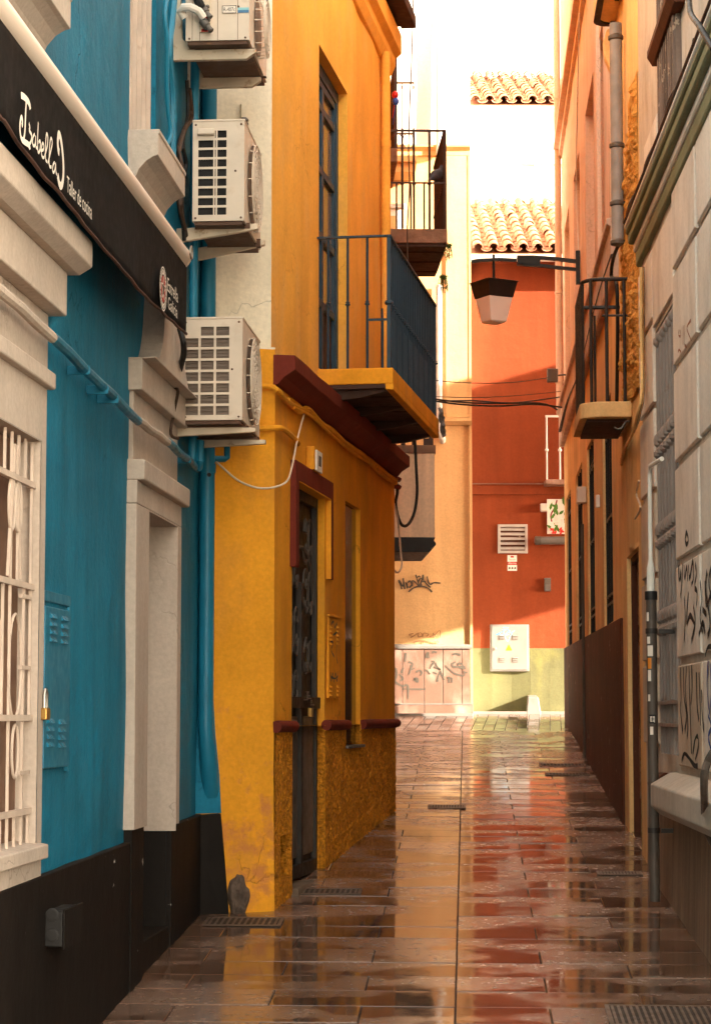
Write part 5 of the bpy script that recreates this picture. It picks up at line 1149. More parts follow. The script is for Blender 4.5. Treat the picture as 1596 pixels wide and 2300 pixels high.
# electric cabinet
c0_, kz0 = hd(1100, 1508); c1_ = hd(1187, 1508)[0]; kz1 = hd(1100, 1403)[1]
EC = thing('electric_cabinet', WD.P((c0_ + c1_) / 2, .03, kz0), 'white electric cabinet with yellow warning triangle low on the red wall', 'electric cabinet')
m = MB(); m.wbox(WD, c0_, c1_, -.01, .05, kz0, kz1); build(m, 'cabinet_frame', PALE, EC, bevel=.006)
m = MB(); m.wbox(WD, c0_ + .02, c1_ - .02, .0505, .062, kz0 + .02, kz1 - .02); build(m, 'cabinet_door', PALE, EC, bevel=.004)
for x, y in ((1127, 1432), (1157, 1432), (1127, 1482), (1157, 1482)):
    a, z = hd(x, y, .06)
    for k in range(3): m = MB(); zz_ = z + .022 - .022 * k; m.wprof(WD, [(.061, zz_ + .012), (.078, zz_ - .002), (.061, zz_ - .004)], a - .035, a + .035); build(m, 'louvre', PALE, EC)
a, z = hd(1142, 1455, .0625); AMB = paint('warning_yellow', (.80, .36, .01), rough=.4)
m = MB(); m.wpoly(WD, [(a - .042, z - .035), (a + .042, z - .035), (a, z + .045)], .062, .0645); build(m, 'warning_sign', AMB, EC)
m = MB(); m.wpoly(WD, [(a - .004, z + .02), (a + .008, z + .02), (a + .001, z), (a + .010, z), (a - .006, z - .028), (a - .002, z - .006), (a - .010, z - .006)], .0646, .0652); build(m, 'warning_bolt', INK, EC)
a, z = hd(1111, 1457, .0625); m = MB(); m.lathe(WD.P(a, .062, z), WD.n, [(.02, 0), (.02, .02), (.012, .024)], 12); build(m, 'lock_knob', PALE, EC, smooth=True)
BLG = paint('blue_marker', (.10, .38, .55), rough=.7, bump=0); gd = lambda L: [[(1046.9 + x * .2498, 1085.3 + y * .2498) for x, y in s] for s in L]
graffiti(WD, gd([[(265, 1365), (330, 1330), (265, 1362), (310, 1360)], [(325, 1297), (380, 1300)], [(320, 1320), (335, 1315), (330, 1360), (305, 1362)], [(340, 1320), (375, 1315), (370, 1340), (345, 1365), (385, 1360)], [(390, 1325), (385, 1345), (410, 1340), (432, 1325)], [(415, 1330), (400, 1370)], [(340, 1370), (370, 1422), (395, 1370)]]), .010, .0665, BLG, EC)
# lamps, pipe lamp, picture and white balcony at the right edge of the red wall
a0, z0_ = hd(1200, 1223, .12); SBX = thing('tube_lamp', WD.P(a0, .0, z0_), 'grey tubular lamp sticking out horizontally under the flower picture', 'lamp')
zc_ = hd(1230, 1214, .12)[1]
m = MB(); m.tube([WD.P(a0 + .08, .12, zc_), WD.P(a0 + 1.2, .12, zc_)], .052, 16); build(m, 'tube', GREYMETAL, SBX, smooth=True)
m = MB(); m.tube([WD.P(a0, .12, zc_), WD.P(a0 + .012, .12, zc_), WD.P(a0 + .012, .12, zc_), WD.P(a0 + .079, .12, zc_)], [.045, .058, .058, .058], 16); build(m, 'end_cap', GREYPVC, SBX, smooth=True)
for k in (.4, .9): m = MB(); m.wbox(WD, a0 + k, a0 + k + .03, -.01, .07, zc_ - .02, zc_ + .02); build(m, 'wall_arm', GREYPVC, SBX)
a, z = hd(1222, 1328, .04); a1 = hd(1236, 1328, .04)[0]; zt_ = hd(1222, 1298, .04)[1]
SC_ = thing('wall_lamp', WD.P(a, .03, z), 'small grey box lamp on the red wall below the tubular lamp', 'lamp')
m = MB(); m.wbox(WD, a, a1, -.005, .03, z, zt_); build(m, 'back_plate', GREYMETAL, SC_, bevel=.003)
m = MB(); m.wprof(WD, [(.031, zt_), (.09, zt_ - .005), (.06, (z + zt_) / 2), (.09, z + .005), (.031, z)], a + .002, a1 - .002); build(m, 'shade', GREYMETAL, SC_, bevel=.003)
p0, pz0 = hd(1228, 1199, .03); pz1 = hd(1228, 1121, .03)[1]
PIC = thing('flower_picture', WD.P(p0 + .3, .0, pz0), 'white panel painted with green leaves and pale flowers at the edge of the red wall', 'picture')
m = MB(); m.wbox(WD, p0, p0 + .95, -.005, .03, pz0, pz1); build(m, 'board', WHITEPVC, PIC, bevel=.003)
PG = paint('leaf_paint', (.07, .17, .02), rough=.6); PW = paint('petal_paint', (.78, .60, .52), rough=.6); PR = paint('red_paint', (.55, .03, .02), rough=.6); PM = paint('stem_paint', (.24, .03, .04), rough=.6)
ph = pz1 - pz0
m = MB(); ribbon(m, WD, smooth2([(p0 + .06, pz0 + ph * .35), (p0 + .05, pz0 + ph * .55), (p0 + .10, pz0 + ph * .75), (p0 + .13, pz0 + ph * .97)]), .02, .0305); build(m, 'painted_stem', PM, PIC)
def petal(cu, cz, L, Wd_, ang_, mat, o):
    pts = [(cu + cos(ang_) * L * t - sin(ang_) * Wd_ * s, cz + sin(ang_) * L * t + cos(ang_) * Wd_ * s) for t, s in ((-.5, 0), (-.2, .45), (.15, .4), (.5, 0), (.15, -.4), (-.2, -.45))]
    m = MB(); m.add([WD.P(u, o, z) for u, z in pts], [tuple(range(6))]); build(m, 'painted_leaf', mat, PIC)
random.seed(21)
for k in range(24):
    petal(p0 + random.uniform(.02, .5), pz0 + ph * random.uniform(.12, .95), random.uniform(.07, .12), .04, random.uniform(.5, 2.6), PG, .0307 + .00012 * k)
for k in range(18): petal(p0 + random.uniform(.05, .30), pz0 + ph * random.uniform(.16, .5), .06, .05, random.uniform(0, 3), PW, .034 + .00012 * k)
for k in range(18): petal(p0 + random.uniform(.03, .5), pz0 + ph * random.uniform(.02, .16), .06, .03, random.uniform(0, 3), PR, .0365 + .00012 * k)
a, z = hd(1214, 1140, .1); FL = thing('flood_lamp', WD.P(a, .0, z), 'small white ribbed lamp beside the flower picture', 'lamp')
m = MB(); m.wprof(WD, [(.02, z - .05), (.12, z - .04), (.13, z + .05), (.03, z + .06)], a, a + .08); build(m, 'lamp_body', WHITEPVC, FL, bevel=.004)
for k in range(5): m = MB(); m.wbox(WD, a - .006, a + .086, .03, .14, z - .035 + .018 * k, z - .028 + .018 * k); build(m, 'cooling_rib', WHITEPVC, FL)
wb0, wbz = hd(1225, 1082, .35); wbt = hd(1225, 937, .35)[1]
WBL = thing('white_balcony', WD.P(wb0, .2, wbz), 'slim white railed balcony on the red house above the flower picture', 'balcony')
m = MB(); m.wbox(WD, wb0, wb0 + 1.6, 0, .36, wbz - .03, wbz + .03); build(m, 'slab', PINKTILE, WBL, bevel=.004)
for k in range(9):
    m = MB(); u = wb0 + .015 + .17 * k; m.tube([WD.P(u, .34, wbz + .03), WD.P(u, .34, wbt)], .012, 8); m.lathe(WD.P(u, .34, (wbz + wbt) / 2 - .03), (0, 0, 1), [(.012, 0), (.024, .012), (.024, .03), (.012, .045)], 8); build(m, 'bar', WHITEPVC, WBL, smooth=True)
m = MB(); m.wbox(WD, wb0, wb0 + 1.6, .325, .355, wbt, wbt + .025); build(m, 'hand_rail', WHITEPVC, WBL)
# stone block at the foot of the red wall
a, z = hd(1183, 1596, .3); a1 = hd(1208, 1570, .3)[0]
m = MB(); zg = gz(28.7)
m.prism([WD.P(a, .0, zg - .05), WD.P(a1 + .03, .0, zg - .05), WD.P(a1 + .04, .36, zg - .05), WD.P(a - .02, .36, zg - .05)], [WD.P(a + .03, .0, zg + .24), WD.P(a1, .0, zg + .24), WD.P(a1, .33, zg + .21), WD.P(a + .01, .33, zg + .21)]); m.wob(.006, 9)
build(m, 'stone_block', PALE, None, bevel=.012, label='rough white stone block at the foot of the olive base', cat='stone block')
m = MB(); m.box(1.5, 14, 28.60, 28.76, 1.7, gz(28.65) + .03); m.box(-3, 1.49, 28.27, 28.39, 1.7, gz(28.3) + .03); build(m, 'kerb', PALE, None, bevel=.008, kind='structure')
# ------------------------------------------------------------------ white house behind the red one
WW = Wall((.2, 32.3), (16, 32.3)); hw = WW.hit
WH = thing('white_house', WW.P(1.8, 0, 2.4), 'white sunlit house with tiled roof rising behind the red one', 'house')
ez_ = hw(1150, 262)[1]
x0, zA_ = hw(1141, 470); x1 = hw(1200, 470)[0]; zB_ = hw(1141, 367)[1]; x2 = hw(1214, 470)[0]; x3 = x2 + .5
build(panel(WW, 0, 15.8, 2, ez_, [(x0, x1, zA_, zB_, .10), (x2, x3, zA_, zB_, .10)], step=.3, amp=.006), 'wall', FARWHITE, WH)
for a, c in ((x0, x1), (x2, x3)):
    m = MB(); m.wbox(WW, a + .01, c - .01, -.095, -.085, zA_, zB_ - .01); build(m, 'shutter', WHITEPVC, WH)
m = MB(); m.wbox(WW, 0, 15.8, -5, -.2, 2, ez_); build(m, 'house_core', FARWHITE, WH)
m = MB(); m.wbox(WW, 0, 15.8, 0, .30, ez_, ez_ + .04); build(m, 'eave', FARWHITE, WH)
tile_roof(WW, 1.45, 3.05, .21, ez_ + .10, .38, .40, 11, .36, WH, 'roof')
# ------------------------------------------------------------------ unseen block added off to the right to cast a shadow band on the end houses
PB = thing('shadow_block', (9, 26.0, 2.0), 'unseen pale block added to the right to cast a shadow band on the end houses', 'house')
d_ = Vector((.876, -.481, 0)); n_ = Vector((.481, .876, 0)); c_ = Vector((2.6, 27.5, 0)) + d_ * 6.2
def slab3(c, a0, a1, b0, b1, z0, z1, name):
    q = [c + n_ * a0 + d_ * b0, c + n_ * a1 + d_ * b0, c + n_ * a1 + d_ * b1, c + n_ * a0 + d_ * b1]; m = MB(); m.prism([Vector((p.x, p.y, z0)) for p in q], [Vector((p.x, p.y, z1)) for p in q]); return build(m, name, PINK, PB)
PZ0, PZ1 = 6.25, 8.75
slab3(c_, -.2, 4.2, 0, 2.2, PZ0, PZ1, 'shadow_caster')
# ------------------------------------------------------------------ salmon house on the far right
RTOP = 11.2; OTOP = 9.0
uS = WR.uy(16.7)
hr = WR.hit
SH = thing('salmon_house', WR.P(7, 0, gz(22)), 'long salmon and orange house with barred slit windows and brown base', 'house')
zStr = hr(1255, 1036)[1]; zStr1 = hr(1252, 968)[1]
up = []
for xn, xf, yt, yb2 in ((1331, 1312, 160, 640), (1300, 1286, 320, 800), (1277, 1266, 450, 900), (1352, 1338, -30, 560)):
    a, z1 = hr(xn, yt); c = hr(xf, yt)[0]; up.append((a, c, zStr1 + .35, z1 if yt > 0 else zStr1 + 2.6, .14))
up = [(a, c, b_, up[0][3], k) for a, c, b_, d, k in up]
zU = hr(1280, 200)[1]
build(panel(WR, uS, WR.L, zStr1 - .02, RTOP, up, step=.2, amp=.006), 'upper_wall', PINK, SH)
for a, c, z0_, z1, k in up:
    m = MB(); m.wbox(WR, a + .01, c - .01, -.135, -.12, z0_, z1 - .01); build(m, 'window_shutter', PINK, SH)
lo = []
for x0, x1, yt, yb2 in ((1281, 1270.5, 1097, 1452), (1306, 1292, 1045, 1440), (1332, 1317, 990, 1427), (1372, 1352, 975, 1405)):
    a, z1 = hr(x0, yt); c = hr(x1, yt)[0]; lo.append((a, c, hr((x0 + x1) / 2, yb2)[1], z1, .16))
zt_ = lo[0][3]; lo = [(a, c, b_, zt_, k) for a, c, b_, d, k in lo]
zd0 = hr(1260, 1463)[1]; zd1 = hr(1398, 1388)[1]; ud0 = hr(1260, 1463)[0]; ud1 = hr(1398, 1388)[0]
build(panel(WR, uS, WR.L, .8, zStr + .02, lo, step=.2, amp=.006), 'lower_wall', ORANGE, SH)
for a, c, z0_, z1, k in lo:
    m = MB(); m.wbox(WR, a + .005, c - .005, -.155, -.14, z0_, z1); pn = build(m, 'slit_window', gl, SH)
    for q in range(5):
        u = a + .02 + (c - a - .04) * q / 4; m = MB(); m.tube([WR.P(u, -.03, z0_), WR.P(u, -.03, z1)], .009, 6); build(m, 'window_bar', BLACK, SH, smooth=True)
    for z in (z0_ + .18, z0_ + .25, z0_ + .9, z0_ + 1.6, z1 - .2):
        m = MB(); m.bar(WR.P(a, -.03, z), WR.P(c, -.03, z), .02, .02); build(m, 'window_bar', IRON, SH)
# body of the house; unseen end slanted to let sun reach the far walls
dS = Vector((.876, -.481, 0)) * 9; q = [WR.P(uS, -.18, 0), WR.P(WR.L - .02, -.18, 0), WR.P(WR.L - .02, 0, 0) + dS, WR.P(uS, -8, 0)]
m = MB(); m.prism(q, [Vector((p.x, p.y, RTOP)) for p in q]); build(m, 'house_core', PINK, SH)
m = MB(); m.prism([WR.P(WR.L, .0, 0), WR.P(WR.L, .0, 0) + dS, WR.P(WR.L - .02, 0, 0) + dS, WR.P(WR.L - .019, 0, 0)], [Vector((p.x, p.y, RTOP)) for p in (WR.P(WR.L, .0, 0), WR.P(WR.L, .0, 0) + dS, WR.P(WR.L - .02, 0, 0) + dS, WR.P(WR.L - .019, 0, 0))]); build(m, 'end_wall', PINK, SH)
STRING = plaster('pale_string', (.62, .45, .36), rough=.85, stain=(.35, .2, .14), samt=.6)
m = MB(); m.wprof(WR, [(-.01, zStr), (.05, zStr), (.06, zStr + .03), (.06, zStr1 - .06), (.09, zStr1 - .04), (.09, zStr1), (-.01, zStr1 + .03)], uS, WR.L + .03); build(m, 'string_course', STRING, SH, bevel=.004)
m = MB(); m.wprof(WR, [(-.01, zU - .12), (.04, zU - .10), (.04, zU - .02), (.10, zU), (.10, zU + .06), (.05, zU + .08), (.05, zU + .16), (-.01, zU + .18)], uS, WR.L + .03); build(m, 'string_course', PINK, SH, bevel=.004)
for x in (1345, 1375):
    a = hr(x, 300)[0]; m = MB(); m.wbox(WR, a - .10, a + .12, -.01, .03, zStr1 + .03, zU - .12); build(m, 'pilaster', PINK, SH, bevel=.004)
m = MB(); m.wpoly(WR, [(ud1, .8), (WR.L, .8), (WR.L, zd0), (ud1, zd1)], -.02, .022); m.wob(.003, 6); build(m, 'brown_base', BROWN, SH, bevel=.006)
# pipes on the salmon house
SP = thing('downpipe', WR.P(hr(1383, 300)[0], .06, 5), 'grey downpipe between the salmon and the orange house', 'downpipe')
ud = hr(1384, 300, .07)[0]; za = hr(1384, 555, .07)[1]
m = MB(); m.tube([WR.P(ud, .07, za), WR.P(ud, .07, hr(1384, 40, .07)[1])], .045, 14); build(m, 'pipe', paint('zinc_pipe', (.24, .21, .19), rough=.5, var=.25), SP, smooth=True)
for y in (80, 335, 470, 560):
    m = MB(); m.lathe(WR.P(ud, .07, hr(1384, y, .07)[1]), (0, 0, 1), [(.046, 0), (.056, .008), (.056, .03), (.046, .04)], 14); build(m, 'collar', GREYPVC, SP, smooth=True)
EP = thing('downpipe', WR.P(WR.L, .05, gz(27.4)), 'slim pink downpipe at the far corner of the salmon house', 'downpipe')
m = MB(); m.tube([WR.P(WR.L - .04, .05, zStr1), WR.P(WR.L - .04, .05, RTOP)], .042, 12); build(m, 'pipe', PINK, EP, smooth=True)
for y in (180, 650, 860):
    m = MB(); m.lathe(WR.P(WR.L - .04, .05, hr(1256, y, .05)[1]), (0, 0, 1), [(.043, 0), (.052, .006), (.052, .03), (.043, .036)], 12); build(m, 'collar', PINK, EP, smooth=True)
CNP = thing('conduit_pipe', WR.P(hr(1308, 1400)[0], .03, 2), 'thin conduit with meter box between the slit windows', 'pipe')
u = hr(1309, 1300, .03)[0]; m = MB(); m.tube([WR.P(u, .035, hr(1309, 1708, .03)[1]), WR.P(u, .035, hr(1309, 1175, .03)[1])], .016, 8); build(m, 'pipe', GREYPVC, CNP, smooth=True)
z0_, z1_ = hr(1306, 1120, .06)[1], hr(1306, 1083, .06)[1]; m = MB(); m.wbox(WR, u - .12, u + .10, 0, .09, z0_, z1_); build(m, 'meter_box', ACWHITE, CNP, bevel=.005)
m = MB(); m.tube([WR.P(u, .04, z0_), WR.P(u, .06, z0_ - .1), WR.P(u, .03, z0_ - .3)], .012, 7); build(m, 'cable_tail', CABLE, CNP, smooth=True)
a, z = hr(1338, 1140, .03); m = MB(); m.wbox(WR, a - .05, a + .05, 0, .035, z, hr(1338, 1112, .03)[1]); build(m, 'switch_box', WHITEPVC, None, bevel=.004, label='small white switch box between two slit windows', cat='switch box')
# ------------------------------------------------------------------ orange house
OH = thing('orange_house', WR.P(.8, 0, gz(15.8)), 'narrow orange house with a brown door and a black railed balcony', 'house')
du0 = hr(1436, 1500)[0]; du1 = hr(1409, 1500)[0]; dzt = hr(1436, 1222)[1]
build(panel(WR, 0, uS, .6, OTOP, [(du0, du1, .6, dzt, .12)], step=.12, amp=.008), 'wall', ORANGE, OH)
m = MB(); m.wbox(WR, 0, uS, -8, -.18, 0, OTOP); build(m, 'house_core', ORANGE, OH)
LUMPY = plaster('clotted_plaster', (.70, .34, .08), rough=.95, bump=1, dist=.02, grain=30, lump=18, streak=.3)
m = MB(); a, z0_ = hr(1437, 868); c = hr(1400, 868)[0]; z1_ = hr(1430, 150)[1]
nu_, nz_ = 26, 260
for i in range(nu_ + 1):
    for j in range(nz_ + 1):
        u = a + (c - a) * i / nu_; z = z0_ + (z1_ - z0_) * j / nz_; f = 1 if (0 < i < nu_ and 0 < j < nz_) else 0
        cut_ = 1 if (z - z0_) / (z1_ - z0_) < .62 + .38 * (1 - i / nu_) ** .7 else 0
        m.v.append(WR.P(u, .006 * f + f * cut_ * (.05 * max(0, noise.noise(Vector((u * 7, z * 9, 3)))) + .03 * abs(noise.noise(Vector((u * 30, z * 22, 7))))) - (.004 if not cut_ else 0), z))
for i in range(nu_):
    for j in range(nz_): q = i * (nz_ + 1) + j; m.f.append((q, q + 1, q + nz_ + 2, q + nz_ + 1))
build(m, 'clotted_plaster', LUMPY, OH, smooth=True)
DOORBR = paint('brown_gloss_door', (.20, .058, .024), rough=.3, var=.3)
m = MB(); m.wbox(WR, du0 + .04, du1 - .04, -.115, -.08, .9, dzt - .05); dr = build(m, 'door', DOORBR, OH, bevel=.004)
for k in range(3):
    z = 1.35 + .62 * k; m = MB(); m.wbox(WR, du0 + .14, du1 - .14, -.0795, -.065, z, z + .5); build(m, 'door_panel', DOORBR, dr, bevel=.012)
m = MB(); m.wbox(WR, du0 + .001, du0 + .035, -.078, -.03, 1.0, dzt - .001); m.wbox(WR, du1 - .035, du1 - .001, -.078, -.03, 1.0, dzt - .001); m.wbox(WR, du0 + .035, du1 - .035, -.078, -.03, dzt - .05, dzt - .001); build(m, 'door_frame', BROWN, OH, bevel=.004)
# balcony of the orange house
u0 = WR.uy(15.45); u1 = WR.uy(16.6); C = WR.cross(u0); 
def chit(Cw, x, y): o, z = Cw.hit(x, y); return o, z
ob, zt2 = C.hit(1302, 902); zb2 = C.hit(1302, 937)[1]
rc = .16; prof = []
for k in range(6): t = pi / 2 * k / 5; prof.append((u0 + rc - rc * sin(t), ob - rc + rc * cos(t)))
outl = [(u1, 0), (u1, ob)] + prof + [(u0, 0)]
m = MB(); m.prism([WR.P(u, o, zb2) for u, o in outl], [WR.P(u, o, zt2) for u, o in outl]); OB = build(m, 'balcony', plaster('pale_ochre_slab', (.74, .46, .20), streak=.2, stain=(.4, .2, .08), samt=.5), OH, bevel=.008)
for k in range(3):
    a, c = u0 + .10 + (u1 - u0 - .16) * k / 3, u0 + .10 + (u1 - u0 - .16) * (k + 1) / 3; m = MB(); m.wbox(WR, a + .004, c - .004, .03, ob - .05, zb2 - .02, zb2 - .0005); build(m, 'underside_board', WOODDK, OB)
rz2 = C.hit(1400, 625)[1]; mz2 = C.hit(1380, 707)[1]
ri = .03; path = [(u0 + ri, -.02)] + [(u0 + ri + (rc - ri) * (1 - sin(t)), ob - ri - (rc - ri) * (1 - cos(t))) for t in [pi / 2 * (5 - k) / 5 for k in range(6)]][::1] + [(u1 - ri, ob - ri), (u1 - ri, 0)]
BIR = paint('black_balcony_iron', (.020, .013, .010), rough=.5, wear=(.07, .03, .015), wamt=.5)
m = MB(); m.tube([WR.P(u, o, rz2) for u, o in path], .014, 8); build(m, 'hand_rail', BIR, OB, smooth=True)
m = MB(); m.tube([WR.P(u, o, mz2) for u, o in path[:1] + path[1:2]], .008, 6); build(m, 'mid_rail', BIR, OB, smooth=True)
for x in (1402, 1362, 1327):
    o = C.hit(x, 760)[0]; m = MB(); m.tube([WR.P(u0 + ri, o, zt2), WR.P(u0 + ri, o, rz2)], .012, 8); build(m, 'bar', BIR, OB, smooth=True)
o = C.hit(1335, 760)[0]; m = MB(); m.tube([WR.P(u0 + ri, o, zt2), WR.P(u0 + ri, o, mz2)], .009, 7); build(m, 'short_bar', BIR, OB, smooth=True)
for k in range(13):
    u = u0 + rc + (u1 - ri - u0 - rc) * k / 12; m = MB(); m.tube([WR.P(u, ob - ri, zt2), WR.P(u, ob - ri, rz2)], .011, 7); build(m, 'bar', BIR, OB, smooth=True)
HK = at(1405, 945, 15.5)
m = MB(); m.tube([HK + Vector((.02, 0, .0)), HK + Vector((.0, 0, -.005)), HK + Vector((-.02, 0, -.03)), HK + Vector((-.03, 0, -.05)), HK + Vector((-.06, 0, -.06)), HK + Vector((-.085, 0, -.045))], .006, 7); build(m, 'hook', GREYMETAL, OB, smooth=True)
# bundled cables under the balcony and up the house edge
for i in range(4):
    d = .008 * i; cable('cable', [wpt(WR, 1443 - 1.5 * i, 600, .02 + d), wpt(WR, 1443.5 - 1.5 * i, 760, .02 + d), wpt(WR, 1444 - 1.5 * i, 880, .03 + d), wpt(WR, 1436 - 2 * i, 930, .05 + d), wpt(WR, 1425 - 2 * i, 965 + 3 * i, .04 + d), wpt(WR, 1404 - i, 1000 + 4 * i, .03), wpt(WR, 1394, 1032 + 4 * i, .02)], .007 + .002 * (i % 2), (CABLEBR, ORANGE, CABLE, ORANGE)[i], ('brown', 'ochre', 'black', 'outermost ochre')[i] + ' cable of the bundle beside the black railed balcony')
cable('cable', [wpt(WR, 1374, 575, .05), wpt(WR, 1352, 640, .05), wpt(WR, 1330, 720, .05), wpt(WR, 1300, 840, .05), wpt(WR, 1275, 900, .06), wpt(WR, 1256, 968, .08)], .018, CABLE, 'thick dark cable bundle clipped along the pale string course')
cable('cable', [wpt(WR, 1390, 545, .06), wpt(WR, 1376, 580, .08), wpt(WR, 1372, 620, .08), wpt(WR, 1384, 640, .06), wpt(WR, 1386, 760, .05), wpt(WR, 1384, 900, .04)], .014, CABLE, 'dark cable dropping from the end of the grey downpipe')
cable('cable', [wpt(WR, 1434, 1080, .03), wpt(WR, 1428, 1110, .03), wpt(WR, 1437, 1140, .03), wpt(WR, 1425, 1165, .04)], .007, ACBRACKET, 'short pale cable end hanging near the orange house corner')
# high slab over the orange house
us0 = WR.uy(15.02); us1 = WR.uy(16.8); CT = WR.cross(us1); oT, zT = CT.hit(1330, 57)
outl2 = [(us0, 0), (us0, oT)] + [(us1 - .12 + .12 * sin(t), oT - .12 + .12 * cos(t)) for t in [pi / 2 * k / 5 for k in range(6)]] + [(us1, 0)]
m = MB(); m.prism([WR.P(u, o, zT) for u, o in outl2], [WR.P(u, o, zT + .14) for u, o in outl2]); HB = build(m, 'high_balcony', ORANGE, OH, bevel=.01)
m = MB(); m.prism([WR.P(u, o, zT - .012) for u, o in outl2[1:8]] + [WR.P(u - .05, o - .05, zT - .012) for u, o in reversed(outl2[1:8])], [WR.P(u, o, zT - .001) for u, o in outl2[1:8]] + [WR.P(u - .05, o - .05, zT - .001) for u, o in reversed(outl2[1:8])]); build(m, 'rib', WOODDK, HB)
for a in (us1 - .05, us1 - .62, us1 - 1.2):
    m = MB(); m.wbox(WR, a - .05, a, .01, oT - .13, zT - .014, zT - .001); build(m, 'rib', WOODDK, HB)
m = MB(); m.wprof(WR, [(0, zT - .42), (.04, zT - .40), (.09, zT - .28), (.10, zT - .15), (.07, zT - .06), (0, zT - .06)], us1 - .10, us1 + .02); build(m, 'bracket', ORANGE, OH, bevel=.01)
# ------------------------------------------------------------------ grey house with block courses
GH = thing('grey_house', WG.P(7, 0, gz(12)), 'grey rusticated house with green cornice and barred window', 'house')
hg = WG.hit
GTOP = 7.9
wn0, wnt = hg(1517, 668); wn1 = hg(1471, 745)[0]; wnb = hg(1490, 1692)[1]
zc0 = hg(1450, 590)[1]
zsill = hg(1470, 1722, .0)[1]
un0 = hg(1533, 10)[0]; un1 = hg(1493, 60)[0]; unb = hg(1480, 470)[1]
build(panel(WG, 0, WG.L, .3, GTOP, [(wn0, wn1, wnb, wnt, .18)], step=.15, amp=.006), 'wall', GREY_STONE, GH)
m = MB(); m.wbox(WG, 0, WG.L, -8, -.2, 0, GTOP); build(m, 'house_core', GREY_STONE, GH)
m = MB(); m.wbox(WG, WG.L - .02, WG.L, -.18, -.001, .3, GTOP); build(m, 'end_wall', GREY_STONE, GH)
jz_ = [hg(1520, y)[1] for y in (1723, 1489, 1259, 1043, 831, 608)]
step = (jz_[-1] - jz_[1]) / 4
jl = [zsill + .02] + [jz_[1] + step * k for k in range(5)]
BLOCK = plaster('grey_block', (.74, .64, .54), var=.14, rough=.9, streak=.12, stain=(.40, .31, .23), samt=.6, bump=.55)
BLOCKW = plaster('grey_block_brown', (.60, .46, .34), var=.18, rough=.9, streak=.15, stain=(.30, .19, .12), samt=.6, bump=.55)
def block(u0_, u1_, z0_, z1_, mat, pr=.035):
    pr *= .6; m = MB(); c = .007; a = [(u0_, z0_), (u1_, z0_), (u1_, z1_), (u0_, z1_)]; b_ = [(u0_ + c, z0_ + c), (u1_ - c, z0_ + c), (u1_ - c, z1_ - c), (u0_ + c, z1_ - c)]
    m.prism([WG.P(u, 0, z) for u, z in a], [WG.P(u, pr - c, z) for u, z in a], cap=False); m.prism([WG.P(u, pr - c, z) for u, z in a], [WG.P(u, pr, z) for u, z in b_]); return build(m, 'stone_block', mat, GH)
ur = hg(1576, 1000)[0]
for k in range(5):
    z0_, z1_ = jl[k] + .022, jl[k + 1] - .022
    block(ur + .02, wn0 - .01, z0_, z1_, BLOCKW if k == 0 else BLOCK)
    for q in range(3): block(ur - .02 - 1.25 * (q + 1) + .02, ur - .02 - 1.25 * q - .02, z0_, z1_, BLOCK, .03)
lz = [hg(1446, y)[1] for y in (763, 946)]; st2 = lz[0] - lz[1]
for k in range(-5, 3):
    z0_, z1_ = lz[1] + st2 * k + .02, lz[1] + st2 * (k + 1) - .02
    if z1_ > zc0 - .02: z1_ = zc0 - .02
    if z0_ > zsill and z1_ - z0_ > .05: block(wn1 + .02, WG.L - .002, z0_, z1_, ROUGHG if False else (BLOCK if k >= -1 else BLOCKW), .03)
zl0 = max(wnt, jl[5]) + .0
block(wn0 + .0, wn1 + .01, wnt + .03, zc0 - .02, BLOCK, .028)
block(ur + .02, wn0 - .01, jl[5] + .022, zc0 - .02 + .4, BLOCK)
for q in range(3): block(ur - 1.25 * (q + 1), ur - .04 - 1.25 * q, jl[5] + .022, zc0 + .38, BLOCK, .03)
# window bars with bead rows
IRG = paint('grey_iron', (.26, .21, .18), rough=.5, wear=(.22, .10, .05), wamt=.5)
WGR = thing('window_grille', WG.P((wn0 + wn1) / 2, .0, wnb), 'grey iron window grille with beaded rows on the grey house', 'window grille')
m = MB(); m.wbox(WG, wn0 + .005, wn1 - .005, -.175, -.16, wnb, wnt); build(m, 'window_board', DARKCAV, GH)
NBR = 7
bz_ = [hg(1490, y, .0)[1] for y in (700, 975, 1185, 1385, 1600)]
for k in range(NBR):
    u = wn0 + .05 + (wn1 - wn0 - .1) * k / (NBR - 1); m = MB(); m.tube([WG.P(u, -.01, wnb), WG.P(u, -.01, wnt - .02)], .014, 8); build(m, 'bar', IRG, WGR, smooth=True)
    for z in (bz_[1], bz_[2], bz_[3]):
        m = MB(); m.lathe(WG.P(u, -.01, z - .11), (0, 0, 1), [(.016, 0), (.036, .02), (.036, .045), (.018, .065), (.018, .075), (.033, .09), (.036, .12), (.03, .145), (.016, .16)], 10); build(m, 'bead', IRG, WGR, smooth=True)
    m = MB(); m.lathe(WG.P(u, -.01, wnt - .1), (0, 0, 1), [(.016, 0), (.032, .02), (.032, .05), (.016, .07)], 8); build(m, 'bead', IRG, WGR, smooth=True)
zz_ = wnb + .02
for q, z in enumerate((wnb + .30, wnb + .17)):
    m = MB(); m.bar(WG.P(wn0 + .01, .0, z), WG.P(wn1 - .01, .0, z), .04, .02); build(m, 'foot_rail', IRG, WGR)
m = MB(); m.wbox(WG, wn0 + .02, wn1 - .02, -.09, -.06, wnb + .005, wnb + .28); build(m, 'foot_plate', BROWN, WGR)
